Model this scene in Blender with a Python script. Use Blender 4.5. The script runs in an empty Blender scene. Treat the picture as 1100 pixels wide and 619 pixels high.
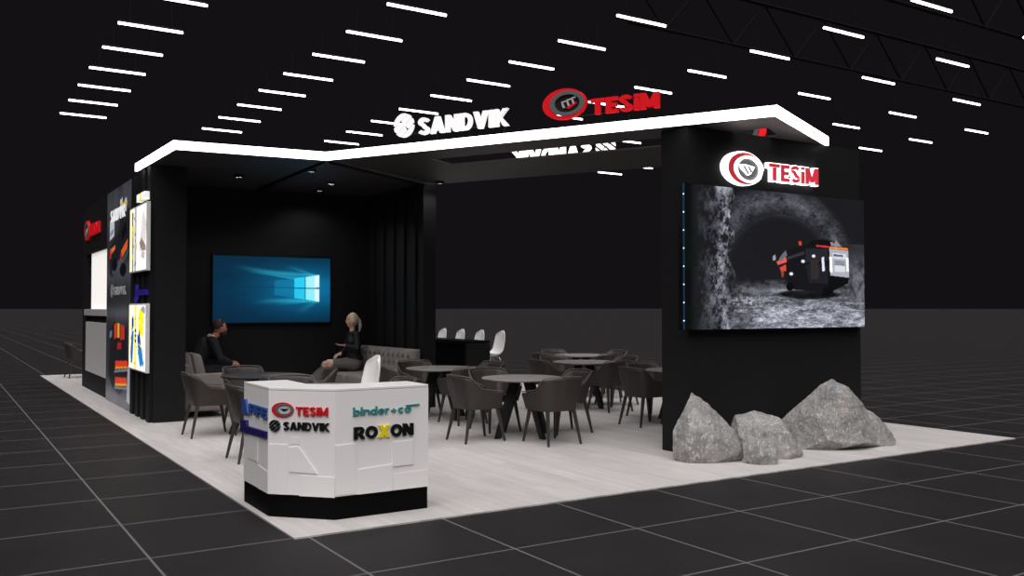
import bpy, bmesh, math, random
import numpy as np
from mathutils import Vector, Matrix, noise
random.seed(7)
SC = bpy.context.scene
COL = SC.collection
PI = math.pi

def lin(h):
    h = h.lstrip('#')
    return tuple(((c/12.92) if c <= .04045 else ((c+.055)/1.055)**2.4) for c in (int(h[i:i+2], 16)/255 for i in (0, 2, 4)))

# ------------------------------------------------------------------ materials
def mat(name, col, rough=.6, metal=0., emit=None, es=0., spec=.5, noise_amt=0., nscale=8., bump=0.):
    m = bpy.data.materials.new(name); m.use_nodes = True
    nt = m.node_tree; b = nt.nodes['Principled BSDF']
    c = lin(col) if isinstance(col, str) else col
    b.inputs['Base Color'].default_value = (*c, 1)
    b.inputs['Roughness'].default_value = rough
    b.inputs['Metallic'].default_value = metal
    b.inputs['Specular IOR Level'].default_value = spec
    if emit:
        b.inputs['Emission Color'].default_value = (*(lin(emit) if isinstance(emit, str) else emit), 1)
        b.inputs['Emission Strength'].default_value = es
    if noise_amt or bump:
        tc = nt.nodes.new('ShaderNodeTexCoord'); n = nt.nodes.new('ShaderNodeTexNoise')
        n.inputs['Scale'].default_value = nscale; n.inputs['Detail'].default_value = 6
        nt.links.new(tc.outputs['Object'], n.inputs['Vector'])
        if noise_amt:
            mx = nt.nodes.new('ShaderNodeMix'); mx.data_type = 'RGBA'
            mx.inputs[6].default_value = (*[x*(1-noise_amt) for x in c], 1)
            mx.inputs[7].default_value = (*[min(1, x*(1+noise_amt)) for x in c], 1)
            nt.links.new(n.outputs['Fac'], mx.inputs[0]); nt.links.new(mx.outputs[2], b.inputs['Base Color'])
        if bump:
            bp = nt.nodes.new('ShaderNodeBump'); bp.inputs['Strength'].default_value = bump; bp.inputs['Distance'].default_value = .01
            nt.links.new(n.outputs['Fac'], bp.inputs['Height']); nt.links.new(bp.outputs[0], b.inputs['Normal'])
    return m

def display_mat(name, strength=1.0, gloss=.3):
    m = bpy.data.materials.new(name); m.use_nodes = True
    nt = m.node_tree; b = nt.nodes['Principled BSDF']
    b.inputs['Base Color'].default_value = (.005, .005, .006, 1); b.inputs['Roughness'].default_value = gloss
    b.inputs['Specular IOR Level'].default_value = .2
    a = nt.nodes.new('ShaderNodeAttribute'); a.attribute_name = 'Col'
    nt.links.new(a.outputs['Color'], b.inputs['Emission Color']); b.inputs['Emission Strength'].default_value = strength
    return m
def print_mat(name):
    m = bpy.data.materials.new(name); m.use_nodes = True
    nt = m.node_tree; b = nt.nodes['Principled BSDF']; b.inputs['Roughness'].default_value = .35
    a = nt.nodes.new('ShaderNodeAttribute'); a.attribute_name = 'Col'
    nt.links.new(a.outputs['Color'], b.inputs['Base Color'])
    return m

def tile_mat():
    m = bpy.data.materials.new('dark_tiles'); m.use_nodes = True
    nt = m.node_tree; L = nt.links.new; b = nt.nodes['Principled BSDF']
    g = nt.nodes.new('ShaderNodeNewGeometry'); s = nt.nodes.new('ShaderNodeSeparateXYZ'); L(g.outputs['Position'], s.inputs[0])
    def math_(op, a, bb=None):
        n = nt.nodes.new('ShaderNodeMath'); n.operation = op
        for i, v in enumerate((a, bb)):
            if v is None: continue
            if isinstance(v, (int, float)): n.inputs[i].default_value = v
            else: L(v, n.inputs[i])
        return n.outputs[0]
    def line(o, off, per):
        q = math_('DIVIDE', math_('SUBTRACT', o, off), per)
        f = math_('ABSOLUTE', math_('SUBTRACT', math_('FRACT', q), .5))
        return math_('GREATER_THAN', f, .5-.0085/per), math_('FLOOR', q)
    lx, ix = line(s.outputs[0], .116, 1.082); ly, iy = line(s.outputs[1], .045, 1.09)
    ln = math_('MAXIMUM', lx, ly)
    n = nt.nodes.new('ShaderNodeTexNoise'); n.inputs['Scale'].default_value = 1.6; n.inputs['Detail'].default_value = 9; n.inputs['Roughness'].default_value = .6
    L(g.outputs['Position'], n.inputs['Vector'])
    cr = nt.nodes.new('ShaderNodeMix'); cr.data_type = 'RGBA'
    cr.inputs[6].default_value = (*lin('#1a181a'), 1); cr.inputs[7].default_value = (*lin('#2b282a'), 1)
    L(n.outputs['Fac'], cr.inputs[0])
    mx = nt.nodes.new('ShaderNodeMix'); mx.data_type = 'RGBA'; mx.inputs[7].default_value = (*lin('#6a686a'), 1)
    L(ln, mx.inputs[0]); L(cr.outputs[2], mx.inputs[6]); L(mx.outputs[2], b.inputs['Base Color'])
    b.inputs['Roughness'].default_value = .55; b.inputs['Specular IOR Level'].default_value = .18
    return m

def plank_mat():
    m = bpy.data.materials.new('pale_laminate'); m.use_nodes = True
    nt = m.node_tree; L = nt.links.new; b = nt.nodes['Principled BSDF']
    g = nt.nodes.new('ShaderNodeNewGeometry')
    mp = nt.nodes.new('ShaderNodeMapping'); mp.inputs['Rotation'].default_value = (0, 0, PI/2); L(g.outputs['Position'], mp.inputs[0])
    br = nt.nodes.new('ShaderNodeTexBrick'); br.inputs['Scale'].default_value = 1
    br.inputs['Brick Width'].default_value = 1.25; br.inputs['Row Height'].default_value = .2; br.inputs['Mortar Size'].default_value = .0012
    br.inputs['Color1'].default_value = (*lin('#d2cecd'), 1); br.inputs['Color2'].default_value = (*lin('#c6c2c1'), 1); br.inputs['Mortar'].default_value = (*lin('#b4b0af'), 1)
    L(mp.outputs[0], br.inputs['Vector'])
    mp2 = nt.nodes.new('ShaderNodeMapping'); mp2.inputs['Scale'].default_value = (9, .8, 1); L(g.outputs['Position'], mp2.inputs[0])
    n = nt.nodes.new('ShaderNodeTexNoise'); n.inputs['Scale'].default_value = 1.6; n.inputs['Detail'].default_value = 7; n.inputs['Roughness'].default_value = .65
    L(mp2.outputs[0], n.inputs['Vector'])
    rp = nt.nodes.new('ShaderNodeValToRGB'); rp.color_ramp.elements[0].position = .3; rp.color_ramp.elements[0].color = (.8, .79, .79, 1)
    rp.color_ramp.elements[1].position = .7; rp.color_ramp.elements[1].color = (1, 1, 1, 1); L(n.outputs['Fac'], rp.inputs[0])
    mx = nt.nodes.new('ShaderNodeMix'); mx.data_type = 'RGBA'; mx.blend_type = 'MULTIPLY'; mx.inputs[0].default_value = 1
    L(br.outputs['Color'], mx.inputs[6]); L(rp.outputs[0], mx.inputs[7]); L(mx.outputs[2], b.inputs['Base Color'])
    b.inputs['Roughness'].default_value = .5; b.inputs['Specular IOR Level'].default_value = .3
    return m

def rock_mat():
    m = bpy.data.materials.new('grey_stone'); m.use_nodes = True
    nt = m.node_tree; L = nt.links.new; b = nt.nodes['Principled BSDF']
    tc = nt.nodes.new('ShaderNodeNewGeometry')
    n = nt.nodes.new('ShaderNodeTexNoise'); n.inputs['Scale'].default_value = 7; n.inputs['Detail'].default_value = 13; n.inputs['Roughness'].default_value = .72; n.inputs['Distortion'].default_value = .8
    L(tc.outputs['Position'], n.inputs['Vector'])
    rp = nt.nodes.new('ShaderNodeValToRGB'); e = rp.color_ramp.elements
    e[0].position = .30; e[0].color = (*lin('#767473'), 1); e[1].position = .66; e[1].color = (*lin('#b4b2b0'), 1)
    x = e.new(.5); x.color = (*lin('#989695'), 1); x = e.new(.76); x.color = (*lin('#f0eeec'), 1)
    L(n.outputs['Fac'], rp.inputs[0])
    v = nt.nodes.new('ShaderNodeTexNoise'); v.inputs['Scale'].default_value = 2.3; v.inputs['Detail'].default_value = 3; L(tc.outputs['Position'], v.inputs['Vector'])
    r2 = nt.nodes.new('ShaderNodeValToRGB'); r2.color_ramp.elements[0].position = .64; r2.color_ramp.elements[0].color = (0, 0, 0, 1); r2.color_ramp.elements[1].position = .72; r2.color_ramp.elements[1].color = (.35, .35, .35, 1)
    L(v.outputs['Fac'], r2.inputs[0])
    mx = nt.nodes.new('ShaderNodeMix'); mx.data_type = 'RGBA'; mx.inputs[7].default_value = (*lin('#c49a8c'), 1)
    L(r2.outputs[0], mx.inputs[0]); L(rp.outputs[0], mx.inputs[6]); L(mx.outputs[2], b.inputs['Base Color'])
    v3 = nt.nodes.new('ShaderNodeTexVoronoi'); v3.inputs['Scale'].default_value = 40
    mp3 = nt.nodes.new('ShaderNodeMapping'); mp3.inputs['Rotation'].default_value = (.5, .7, .3); mp3.inputs['Scale'].default_value = (1, 2.6, .8); L(tc.outputs['Position'], mp3.inputs[0]); L(mp3.outputs[0], v3.inputs['Vector'])
    r3 = nt.nodes.new('ShaderNodeValToRGB'); r3.color_ramp.elements[0].position = .88; r3.color_ramp.elements[0].color = (0, 0, 0, 1); r3.color_ramp.elements[1].position = .92; r3.color_ramp.elements[1].color = (.4, .4, .4, 1)
    sp3 = nt.nodes.new('ShaderNodeSeparateColor'); L(v3.outputs['Color'], sp3.inputs[0]); L(sp3.outputs[0], r3.inputs[0])
    m3 = nt.nodes.new('ShaderNodeMix'); m3.data_type = 'RGBA'; m3.inputs[7].default_value = (*lin('#e9e7e5'), 1)
    L(r3.outputs[0], m3.inputs[0]); L(mx.outputs[2], m3.inputs[6]); L(m3.outputs[2], b.inputs['Base Color'])
    n2 = nt.nodes.new('ShaderNodeTexNoise'); n2.inputs['Scale'].default_value = 26; n2.inputs['Detail'].default_value = 8; n2.inputs['Roughness'].default_value = .7
    L(tc.outputs['Position'], n2.inputs['Vector'])
    bp = nt.nodes.new('ShaderNodeBump'); bp.inputs['Strength'].default_value = .75; bp.inputs['Distance'].default_value = .035
    L(n2.outputs['Fac'], bp.inputs['Height']); L(bp.outputs[0], b.inputs['Normal'])
    b.inputs['Roughness'].default_value = .38; b.inputs['Specular IOR Level'].default_value = .6
    return m

M = dict(
    tiles=tile_mat(), planks=plank_mat(), rock=rock_mat(),
    wall=mat('black_wall_panel', '#181719', .7, spec=.2), wall2=mat('black_recess', '#0b0a0b', .8, spec=.1),
    canopy=mat('dark_soffit', '#3a3433', .45, spec=.4),
    strip=mat('white_light_strip', '#ffffff', emit=(1, .97, .95), es=5.0),
    tube=mat('white_tube', '#ffffff', emit=(1, .97, .95), es=6.0),
    black=mat('black_lacquer', '#060606', .4, spec=.3), blackp=mat('black_plinth', '#030303', .7, spec=.1),
    metal=mat('dark_metal', '#1a1919', .45, metal=.3), truss=mat('dark_steel', '#0d0c0d', .8, spec=.1),
    chair=mat('taupe_leather', '#342e2c', .5, spec=.5, bump=.15, nscale=60), piping=mat('taupe_piping', '#5d5755', .5),
    cleg=mat('chair_leg_wood', '#37332f', .5),
    ttop=mat('table_top_grey', '#8a8685', .5, spec=.4), ttopd=mat('table_top_plum', '#2b282d', .6, spec=.3), tleg=mat('table_leg_black', '#1b191a', .5),
    sofa=mat('sofa_fabric', '#7a7370', .8, noise_amt=.12, nscale=40, bump=.3), sofa2=mat('sofa_cushion_fabric', '#857f7d', .8, noise_amt=.1, nscale=40, bump=.3),
    white=mat('white_lacquer', '#f1eeee', .35, spec=.4), whitep=mat('white_plastic', '#f4f2f2', .3), chrome=mat('chrome', '#d8d8d8', .2, metal=1.),
    boxside=mat('lightbox_frame', '#e6e3e3', .4), ledge=mat('grey_ledge', '#b8b5b5', .4), gpanel=mat('grey_panel', '#d2cfcf', .35),
    wlit=mat('white_wall_glow', '#ffffff', emit='#efe8e2', es=.72),
    red=mat('sign_red', '#d5101c', .35, emit='#d5101c', es=.35), gray=mat('sign_grey', '#6c6e70', .4), dark=mat('sign_dark', '#1b1c1e', .4),
    signwhite=mat('sign_white', '#f2f2f2', .4, emit='#ffffff', es=.5), halo=mat('sign_halo_white', '#ffffff', .4, emit='#ffffff', es=2.2),
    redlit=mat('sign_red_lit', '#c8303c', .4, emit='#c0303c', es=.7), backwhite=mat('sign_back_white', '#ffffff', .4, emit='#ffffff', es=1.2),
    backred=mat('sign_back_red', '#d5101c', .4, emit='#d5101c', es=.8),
    cred=mat('letter_red', '#d0121f', .4), cgray=mat('letter_grey', '#5f666a', .4), clight=mat('emblem_silver', '#c5c5c5', .4), cblack=mat('letter_black', '#0c0b0c', .4),
    teal=mat('letter_teal', '#3b8c8c', .45), yellow=mat('letter_yellow', '#f2d91e', .4), blue=mat('letter_blue', '#32549a', .4), navy=mat('letter_navy', '#1d1260', .4),
    navylit=mat('letter_navy_wall', '#1d1260', .4, emit='#1d1260', es=.8),
    ylit=mat('letter_yellow_lit', '#f2d91e', .4, emit='#f2d91e', es=.6),
    skin=mat('skin', '#dcae9c', .55), skin2=mat('skin_man', '#b87a62', .55), blonde=mat('blonde_hair', '#c4b49c', .6, noise_amt=.2, nscale=60), white_hair=mat('pale_hair', '#c9c4bd', .6),
    brown=mat('brown_hair', '#3a1d15', .6, noise_amt=.2, nscale=60), shirt=mat('black_shirt', '#121013', .7), suit=mat('navy_suit', '#171a21', .8), collar=mat('white_collar', '#cfc6c0', .7),
    skirt=mat('grey_skirt', '#66625f', .85, noise_amt=.15, nscale=30), eye=mat('eye_dark', '#1a1412', .3), lip=mat('lips', '#8d4a44', .5),
    shoe=mat('shoe', '#7a2f2c', .4), dot=mat('led_dot', '#ffffff', emit='#dfe8ff', es=1.5), bluestrip=mat('blue_edge', '#0e3550', .4, emit='#12486b', es=.2),
)

# ------------------------------------------------------------------ mesh helpers
class MB:
    def __init__(s): s.v = []; s.f = []; s.m = []
    def add(s, vs, fs, mi=0):
        o = len(s.v); s.v += [tuple(x) for x in vs]; s.f += [tuple(i+o for i in f) for f in fs]; s.m += [mi]*len(fs); return s
    def box(s, a, b, mi=0):
        x0, y0, z0 = a; x1, y1, z1 = b
        vs = [(x0, y0, z0), (x1, y0, z0), (x1, y1, z0), (x0, y1, z0), (x0, y0, z1), (x1, y0, z1), (x1, y1, z1), (x0, y1, z1)]
        return s.add(vs, [(0, 3, 2, 1), (4, 5, 6, 7), (0, 1, 5, 4), (1, 2, 6, 5), (2, 3, 7, 6), (3, 0, 4, 7)], mi)
    def hexa(s, lo, hi, mi=0):
        return s.add(list(lo)+list(hi), [(0, 3, 2, 1), (4, 5, 6, 7), (0, 1, 5, 4), (1, 2, 6, 5), (2, 3, 7, 6), (3, 0, 4, 7)], mi)
    def prism(s, poly, z0, z1, mi=0, T=None):
        n = len(poly)
        if sum(poly[i][0]*poly[(i+1) % n][1]-poly[(i+1) % n][0]*poly[i][1] for i in range(n)) < 0: poly = poly[::-1]
        vs = [Vector((x, y, z0)) for x, y in poly]+[Vector((x, y, z1)) for x, y in poly]
        if T is not None: vs = [T @ v for v in vs]
        return s.add(vs, [tuple(range(n))[::-1], tuple(range(n, 2*n))]+[(i, (i+1) % n, n+(i+1) % n, n+i) for i in range(n)], mi)
    def tube(s, pts, r, seg=8, mi=0, caps=True):
        pts = [Vector(p) for p in pts]; n = len(pts)
        rs = r if isinstance(r, (list, tuple)) else [r]*n
        vs = []; up = Vector((0, 0, 1))
        t0 = (pts[1]-pts[0]).normalized(); a = t0.cross(up)
        if a.length < .05: a = t0.cross(Vector((1, 0, 0)))
        a.normalize()
        for i, p in enumerate(pts):
            t = (pts[min(i+1, n-1)]-pts[max(i-1, 0)]).normalized()
            a = (a-t*a.dot(t)).normalized(); b = t.cross(a)
            for k in range(seg):
                an = 2*PI*k/seg; vs.append(p+(a*math.cos(an)+b*math.sin(an))*rs[i])
        fs = [(i*seg+k, i*seg+(k+1) % seg, (i+1)*seg+(k+1) % seg, (i+1)*seg+k) for i in range(n-1) for k in range(seg)]
        if caps: fs += [tuple(range(seg))[::-1], tuple((n-1)*seg+k for k in range(seg))]
        return s.add(vs, fs, mi)
    def lathe(s, prof, seg=32, mi=0, c=(0, 0)):
        vs = []; n = len(prof)
        for r, z in prof:
            for k in range(seg):
                an = 2*PI*k/seg; vs.append((c[0]+r*math.cos(an), c[1]+r*math.sin(an), z))
        fs = [(i*seg+k, i*seg+(k+1) % seg, (i+1)*seg+(k+1) % seg, (i+1)*seg+k) for i in range(n-1) for k in range(seg)]
        fs += [tuple(range(seg))[::-1], tuple((n-1)*seg+k for k in range(seg))]
        return s.add(vs, fs, mi)
    def ell(s, c, r, seg=16, rings=10, mi=0, R=None, fn=None):
        vs = []; c = Vector(c)
        for i in range(rings+1):
            th = PI*i/rings
            for k in range(seg):
                ph = 2*PI*k/seg
                u = Vector((math.sin(th)*math.cos(ph), math.sin(th)*math.sin(ph), math.cos(th)))
                p = Vector((u.x*r[0], u.y*r[1], u.z*r[2]))
                if fn: p = fn(u, p)
                if R is not None: p = R @ p
                vs.append(c+p)
        fs = [(i*seg+k, (i+1)*seg+k, (i+1)*seg+(k+1) % seg, i*seg+(k+1) % seg) for i in range(rings) for k in range(seg)]
        return s.add(vs, fs, mi)
    def cap(s, a, b, ra, rb, seg=12):
        s.tube([a, b], [ra, rb], seg); s.ell(a, (ra,)*3, seg, 8); s.ell(b, (rb,)*3, seg, 8); return s
    def build(s, name, mats, parent=None, bevel=0, smooth=False, seg=2):
        me = bpy.data.meshes.new(name); me.from_pydata(s.v, [], s.f)
        mats = mats if isinstance(mats, (list, tuple)) else [mats]
        for m in mats: me.materials.append(m)
        if len(mats) > 1: me.polygons.foreach_set('material_index', s.m)
        bm = bmesh.new(); bm.from_mesh(me); bmesh.ops.remove_doubles(bm, verts=bm.verts, dist=1e-6)
        bmesh.ops.recalc_face_normals(bm, faces=bm.faces)
        if bevel: bmesh.ops.bevel(bm, geom=[e for e in bm.edges if e.is_manifold and e.calc_face_angle(0) > .6], offset=bevel, segments=seg, affect='EDGES', profile=.5)
        bm.to_mesh(me); bm.free()
        if smooth: me.polygons.foreach_set('use_smooth', [True]*len(me.polygons))
        o = bpy.data.objects.new(name, me); COL.objects.link(o)
        if parent: o.parent = parent
        return o

def empty(name, loc=(0, 0, 0), rz=0):
    o = bpy.data.objects.new(name, None); COL.objects.link(o); o.location = loc; o.rotation_euler = (0, 0, rz); o.empty_display_size = .1; return o
def tag(o, label=None, cat=None, group=None, kind=None):
    if label: o['label'] = label
    if cat: o['category'] = cat
    if group: o['group'] = group
    if kind: o['kind'] = kind
    return o
def kids(o): return [c for c in bpy.data.objects if c.parent == o]
def copy_tree(o, parent=None):
    c = o.copy(); COL.objects.link(c); c.parent = parent
    for k in kids(o): copy_tree(k, c)
    return c
def apply_mods(o, mods):
    for t, kw in mods:
        m = o.modifiers.new(t, t)
        for k, v in kw.items(): setattr(m, k, v)
    dg = bpy.context.evaluated_depsgraph_get(); dg.update()
    me = bpy.data.meshes.new_from_object(o.evaluated_get(dg)); me.name = o.name
    o.modifiers.clear(); o.data = me; return o

# ------------------------------------------------------------------ painted flat images (mesh grids with colour attribute)
class Img:
    def __init__(s, w, h, bg='#000000'):
        s.w, s.h = w, h; s.a = np.zeros((h, w, 3)); s.a[:] = lin(bg)
        s.U, s.V = np.meshgrid(np.linspace(0, 1, w), np.linspace(0, 1, h))
    def blend(s, mask, col, al=1.):
        c = np.array(lin(col)) if isinstance(col, str) else col
        m = (mask*al)[..., None]; s.a = s.a*(1-m)+c*m; return s
    def poly(s, pts, col, al=1.):
        ins = np.zeros(s.U.shape, bool); n = len(pts)
        for i in range(n):
            x0, y0 = pts[i]; x1, y1 = pts[(i+1) % n]
            if y0 == y1: continue
            c = ((y0 > s.V) != (y1 > s.V)) & (s.U < (x1-x0)*(s.V-y0)/(y1-y0)+x0); ins ^= c
        return s.blend(ins.astype(float), col, al)
    def rect(s, x0, y0, x1, y1, col, al=1.): return s.blend(((s.U >= x0) & (s.U <= x1) & (s.V >= y0) & (s.V <= y1)).astype(float), col, al)
    def ell(s, cx, cy, rx, ry, col, al=1., soft=0.):
        d = np.sqrt(((s.U-cx)/rx)**2+((s.V-cy)/ry)**2)
        return s.blend(np.clip((1-d)/max(soft, 1e-3), 0, 1) if soft else (d < 1).astype(float), col, al)
    def seg(s, x0, y0, x1, y1, w, col, al=1., soft=False):
        dx, dy = x1-x0, y1-y0; L = dx*dx+dy*dy; t = np.clip(((s.U-x0)*dx+(s.V-y0)*dy)/L, 0, 1)
        d = np.hypot(s.U-x0-t*dx, (s.V-y0-t*dy)*s.h/s.w)
        return s.blend(np.clip(1-d/w, 0, 1) if soft else (d < w).astype(float), col, al)
def fbm(w, h, f0, seed, oct=5, ax=1., ay=1., gain=.6):
    r = np.random.RandomState(seed); out = np.zeros((h, w)); amp = 1; tot = 0
    for o in range(oct):
        gx, gy = max(2, int(f0*ax*2**o)), max(2, int(f0*ay*2**o)); g = r.rand(gy+1, gx+1)
        x = np.linspace(0, gx-1e-6, w); y = np.linspace(0, gy-1e-6, h); xi = x.astype(int); yi = y.astype(int); fx = x-xi; fy = y-yi
        fx = fx*fx*(3-2*fx); fy = fy*fy*(3-2*fy)
        a = g[np.ix_(yi, xi)]; b = g[np.ix_(yi, xi+1)]; c = g[np.ix_(yi+1, xi)]; d = g[np.ix_(yi+1, xi+1)]
        out += amp*((a*(1-fx)+b*fx)*(1-fy)[:, None]+(c*(1-fx)+d*fx)*fy[:, None]); tot += amp; amp *= gain
    return out/tot
def image_mesh(name, img, origin, ux, uz, material, parent=None):
    """flat grid; origin = lower-left corner, ux/uz = full edge vectors"""
    w, h = img.w, img.h; o = np.array(origin, float); ux = np.array(ux, float); uz = np.array(uz, float)
    P = o+img.U[..., None]*ux+img.V[..., None]*uz
    idx = np.arange(w*h).reshape(h, w)
    F = np.stack([idx[:-1, :-1], idx[:-1, 1:], idx[1:, 1:], idx[1:, :-1]], -1).reshape(-1, 4)
    me = bpy.data.meshes.new(name); me.from_pydata(P.reshape(-1, 3).tolist(), [], F.tolist())
    ca = me.color_attributes.new('Col', 'FLOAT_COLOR', 'POINT')
    c = np.ones((w*h, 4), np.float32); c[:, :3] = img.a.reshape(-1, 3); ca.data.foreach_set('color', c.ravel())
    me.materials.append(material)
    ob = bpy.data.objects.new(name, me); COL.objects.link(ob)
    if parent: ob.parent = parent
    return ob

# ------------------------------------------------------------------ lettering
def frame_matrix(origin, right, up=(0, 0, 1)):
    r = Vector(right).normalized(); u = Vector(up).normalized(); n = r.cross(u)   # n points towards the reader
    m = Matrix((r, u, n)).transposed().to_4x4(); m.translation = Vector(origin); return m
def stroke(path, w, closed=False):
    """list of convex quads following a centre line with mitred joints"""
    P = [Vector(p) for p in path]; n = len(P); L = []; R = []
    for i in range(n):
        a = P[i]-P[i-1] if (i or closed) else P[1]-P[0]
        b = P[(i+1) % n]-P[i] if (i < n-1 or closed) else a
        a = a.normalized(); b = b.normalized(); na = Vector((-a.y, a.x)); nb = Vector((-b.y, b.x)); m = (na+nb)
        m = m.normalized() if m.length > 1e-4 else na
        k = w/2/max(.45, m.dot(na)); L.append(P[i]+m*k); R.append(P[i]-m*k)
    m = n if closed else n-1
    return [[tuple(L[i]), tuple(R[i]), tuple(R[(i+1) % n]), tuple(L[(i+1) % n])] for i in range(m)]
def bar(x0, x1, w, y0=0., y1=1.): return [[(x0, y0), (x0+w, y0), (x1+w, y1), (x1, y1)]]
def arc(cx, cy, rx, ry, a0, a1, n=12): return [(cx+rx*math.cos(math.radians(a0+(a1-a0)*i/n)), cy+ry*math.sin(math.radians(a0+(a1-a0)*i/n))) for i in range(n+1)]
def glyph(c, w):
    """(advance width, convex pieces) on a cap height of 1; w = stroke weight"""
    h = w*.82; H = h/2
    if c == 'I': return w, bar(0, 0, w)
    if c == 'i': return w, bar(0, 0, w, 0, .74)+bar(0, 0, w, .82, 1.)
    if c == 'T': return .78, bar(0, 0, .78, 1-h, 1)+bar(.39-w/2, .39-w/2, w, 0, 1-h)
    if c in 'EF': return .66, bar(0, 0, w)+bar(w, w, .66-w, 1-h, 1)+bar(w, w, .60-w, .5-H, .5+H)+(bar(w, w, .66-w, 0, h) if c == 'E' else [])
    if c == 'A': return .90, bar(0, .45-w*.55, w*1.1)+bar(.90-w*1.1, .45-w*.55, w*1.1)+bar(.22, .22, .46, .18, .18+h*.8)
    if c == 'V': return .88, bar(.44-w*.55, 0, w*1.1)+bar(.44-w*.55, .88-w*1.1, w*1.1)
    if c == 'N': return .82, bar(0, 0, w)+bar(.82-w, .82-w, w)+bar(.82-w*1.15, 0, w*1.15)
    if c == 'M': return 1.0, bar(0, 0, w)+bar(1-w, 1-w, w)+bar(.5-w*.5, w*.05, w*.95, .12, 1)+bar(.5-w*.5, 1-w, w*.95, .12, 1)
    if c == 'K': return .84, bar(0, 0, w)+[[(w, .30), (w, .62), (.54, 1), (.84, 1)], [(w+.02, .46), (.30, .66), (.86, 0), (.55, 0)]]
    if c == 'X': return .90, bar(.90-w*1.2, 0, w*1.2)+bar(0, .90-w*1.2, w*1.2)
    if c == 'D': return .80, bar(0, 0, w)+stroke([(w*.9, 1-H), (.36, 1-H)]+arc(.38, .5, .42-w/2, .5-H, 88, -88, 14)+[(.36, H), (w*.9, H)], h)
    if c == 'O': return .92, stroke(arc(.46, .5, .46-w/2, .5-H, 0, 345, 23), (w+h)/2, True)
    if c == 'R': return .82, bar(0, 0, w)+stroke([(w*.9, 1-H), (.46, 1-H)]+arc(.48, .69, .30-w/2, .31-H, 88, -88, 12)+[(.46, .38+H*.0), (w*.9, .38)], h)+[[(.30, .40), (.60, .42), (.84, 0), (.54, 0)]]
    if c == 'S': return .74, stroke(arc(.37, .755-.0, .37-w/2, .255-H+.01, 15, 250, 14)+arc(.37, .255, .37-w/2, .255-H+.01, 70, -165, 14), h)
    W = w
    if c == 'b': return .62, bar(0, 0, W)+stroke(arc(.33, .34, .31-W/2, .34-W/2, 0, 345, 18), W, True)
    if c == 'd': return .62, bar(.62-W, .62-W, W)+stroke(arc(.29, .34, .31-W/2, .34-W/2, 0, 345, 18), W, True)
    if c == 'o': return .62, stroke(arc(.31, .34, .31-W/2, .34-W/2, 0, 345, 18), W, True)
    if c == 'c': return .56, stroke(arc(.31, .34, .31-W/2, .34-W/2, 50, 310, 16), W)
    if c == 'e': return .60, stroke(arc(.31, .34, .31-W/2, .34-W/2, 0, 315, 18), W)+bar(.08, .08, .50, .34-W*.35, .34+W*.35)
    if c == 'n': return .58, bar(0, 0, W, 0, .68)+stroke([(W/2, .40)]+arc(.30, .38, .30-W/2, .30-W/2, 170, 0, 8)+[(.60-W/2, 0)], W)
    if c == 'r': return .40, bar(0, 0, W, 0, .68)+stroke([(W/2, .40)]+arc(.32, .36, .32-W/2, .32-W/2, 170, 80, 6), W)
    if c == '+': return .50, bar(0, 0, .5, .34-W/2, .34+W/2)+bar(.25-W/2, .25-W/2, W, .09, .59)
def letters(text, T, x0, x1, z0, z1, depth, mats, parent, bold=.26, gap=.07, halo=None, names='letter', **kw):
    """one mesh per letter, fitted into x0..x1, cap height z0..z1 on frame T"""
    G = [glyph(c, bold) for c in text]; tot = sum(g[0] for g in G)+gap*(len(text)-1)
    sx = (x1-x0)/tot; sz = z1-z0; x = x0; out = []
    for i, (adv, pcs) in enumerate(G):
        def mk(e0, e1, nm, m, grow=0.):
            mb = MB()
            for pi_, p in enumerate(pcs):
                cx = sum(q[0] for q in p)/len(p); cy = sum(q[1] for q in p)/len(p)
                mb.prism([(x+(q[0]+grow*(1 if q[0] > cx else -1))*sx, z0+(q[1]+grow*(1 if q[1] > cy else -1))*sz) for q in p], e0, e1+(pi_ % 7)*depth*.012, T=T)
            return mb.build(nm, m, parent)
        m = mats[i] if isinstance(mats, list) else mats
        if halo: ob = mk(0, depth*.8, names, halo, .045); f = mk(depth*.8, depth, 'face', m, -.01); f.parent = ob
        else: ob = mk(0, depth, names, m)
        out.append(ob); x += (adv+gap)*sx
    return out
def circ(cx, cy, rx, ry, n=48, a0=0., a1=2*PI):
    full = abs(a1-a0) > 2*PI-.01
    return [(cx+rx*math.cos(a0+(a1-a0)*i/(n if full else n-1)), cy+ry*math.sin(a0+(a1-a0)*i/(n if full else n-1))) for i in range(n)]
def ring(mb, T, cx, cy, ro, ri, e0, e1, off=(0, 0), n=48, sx=1., gap=None):
    """ring whose hole is shifted by off (crescent)"""
    O = circ(cx, cy, ro*sx, ro, n); I = circ(cx+off[0], cy+off[1], ri*sx, ri, n)
    V = [T @ Vector((x, y, z)) for z in (e0, e1) for P in (O, I) for x, y in P]; F = []
    for k in range(n):
        if gap and gap[0] <= 360*k/n < gap[1]: continue
        q = (k+1) % n
        F += [(2*n+k, 2*n+q, 3*n+q, 3*n+k), (k, n+k, n+q, q), (k, q, 2*n+q, 2*n+k), (n+k, 3*n+k, 3*n+q, n+q)]
    mb.add(V, F)
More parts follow.
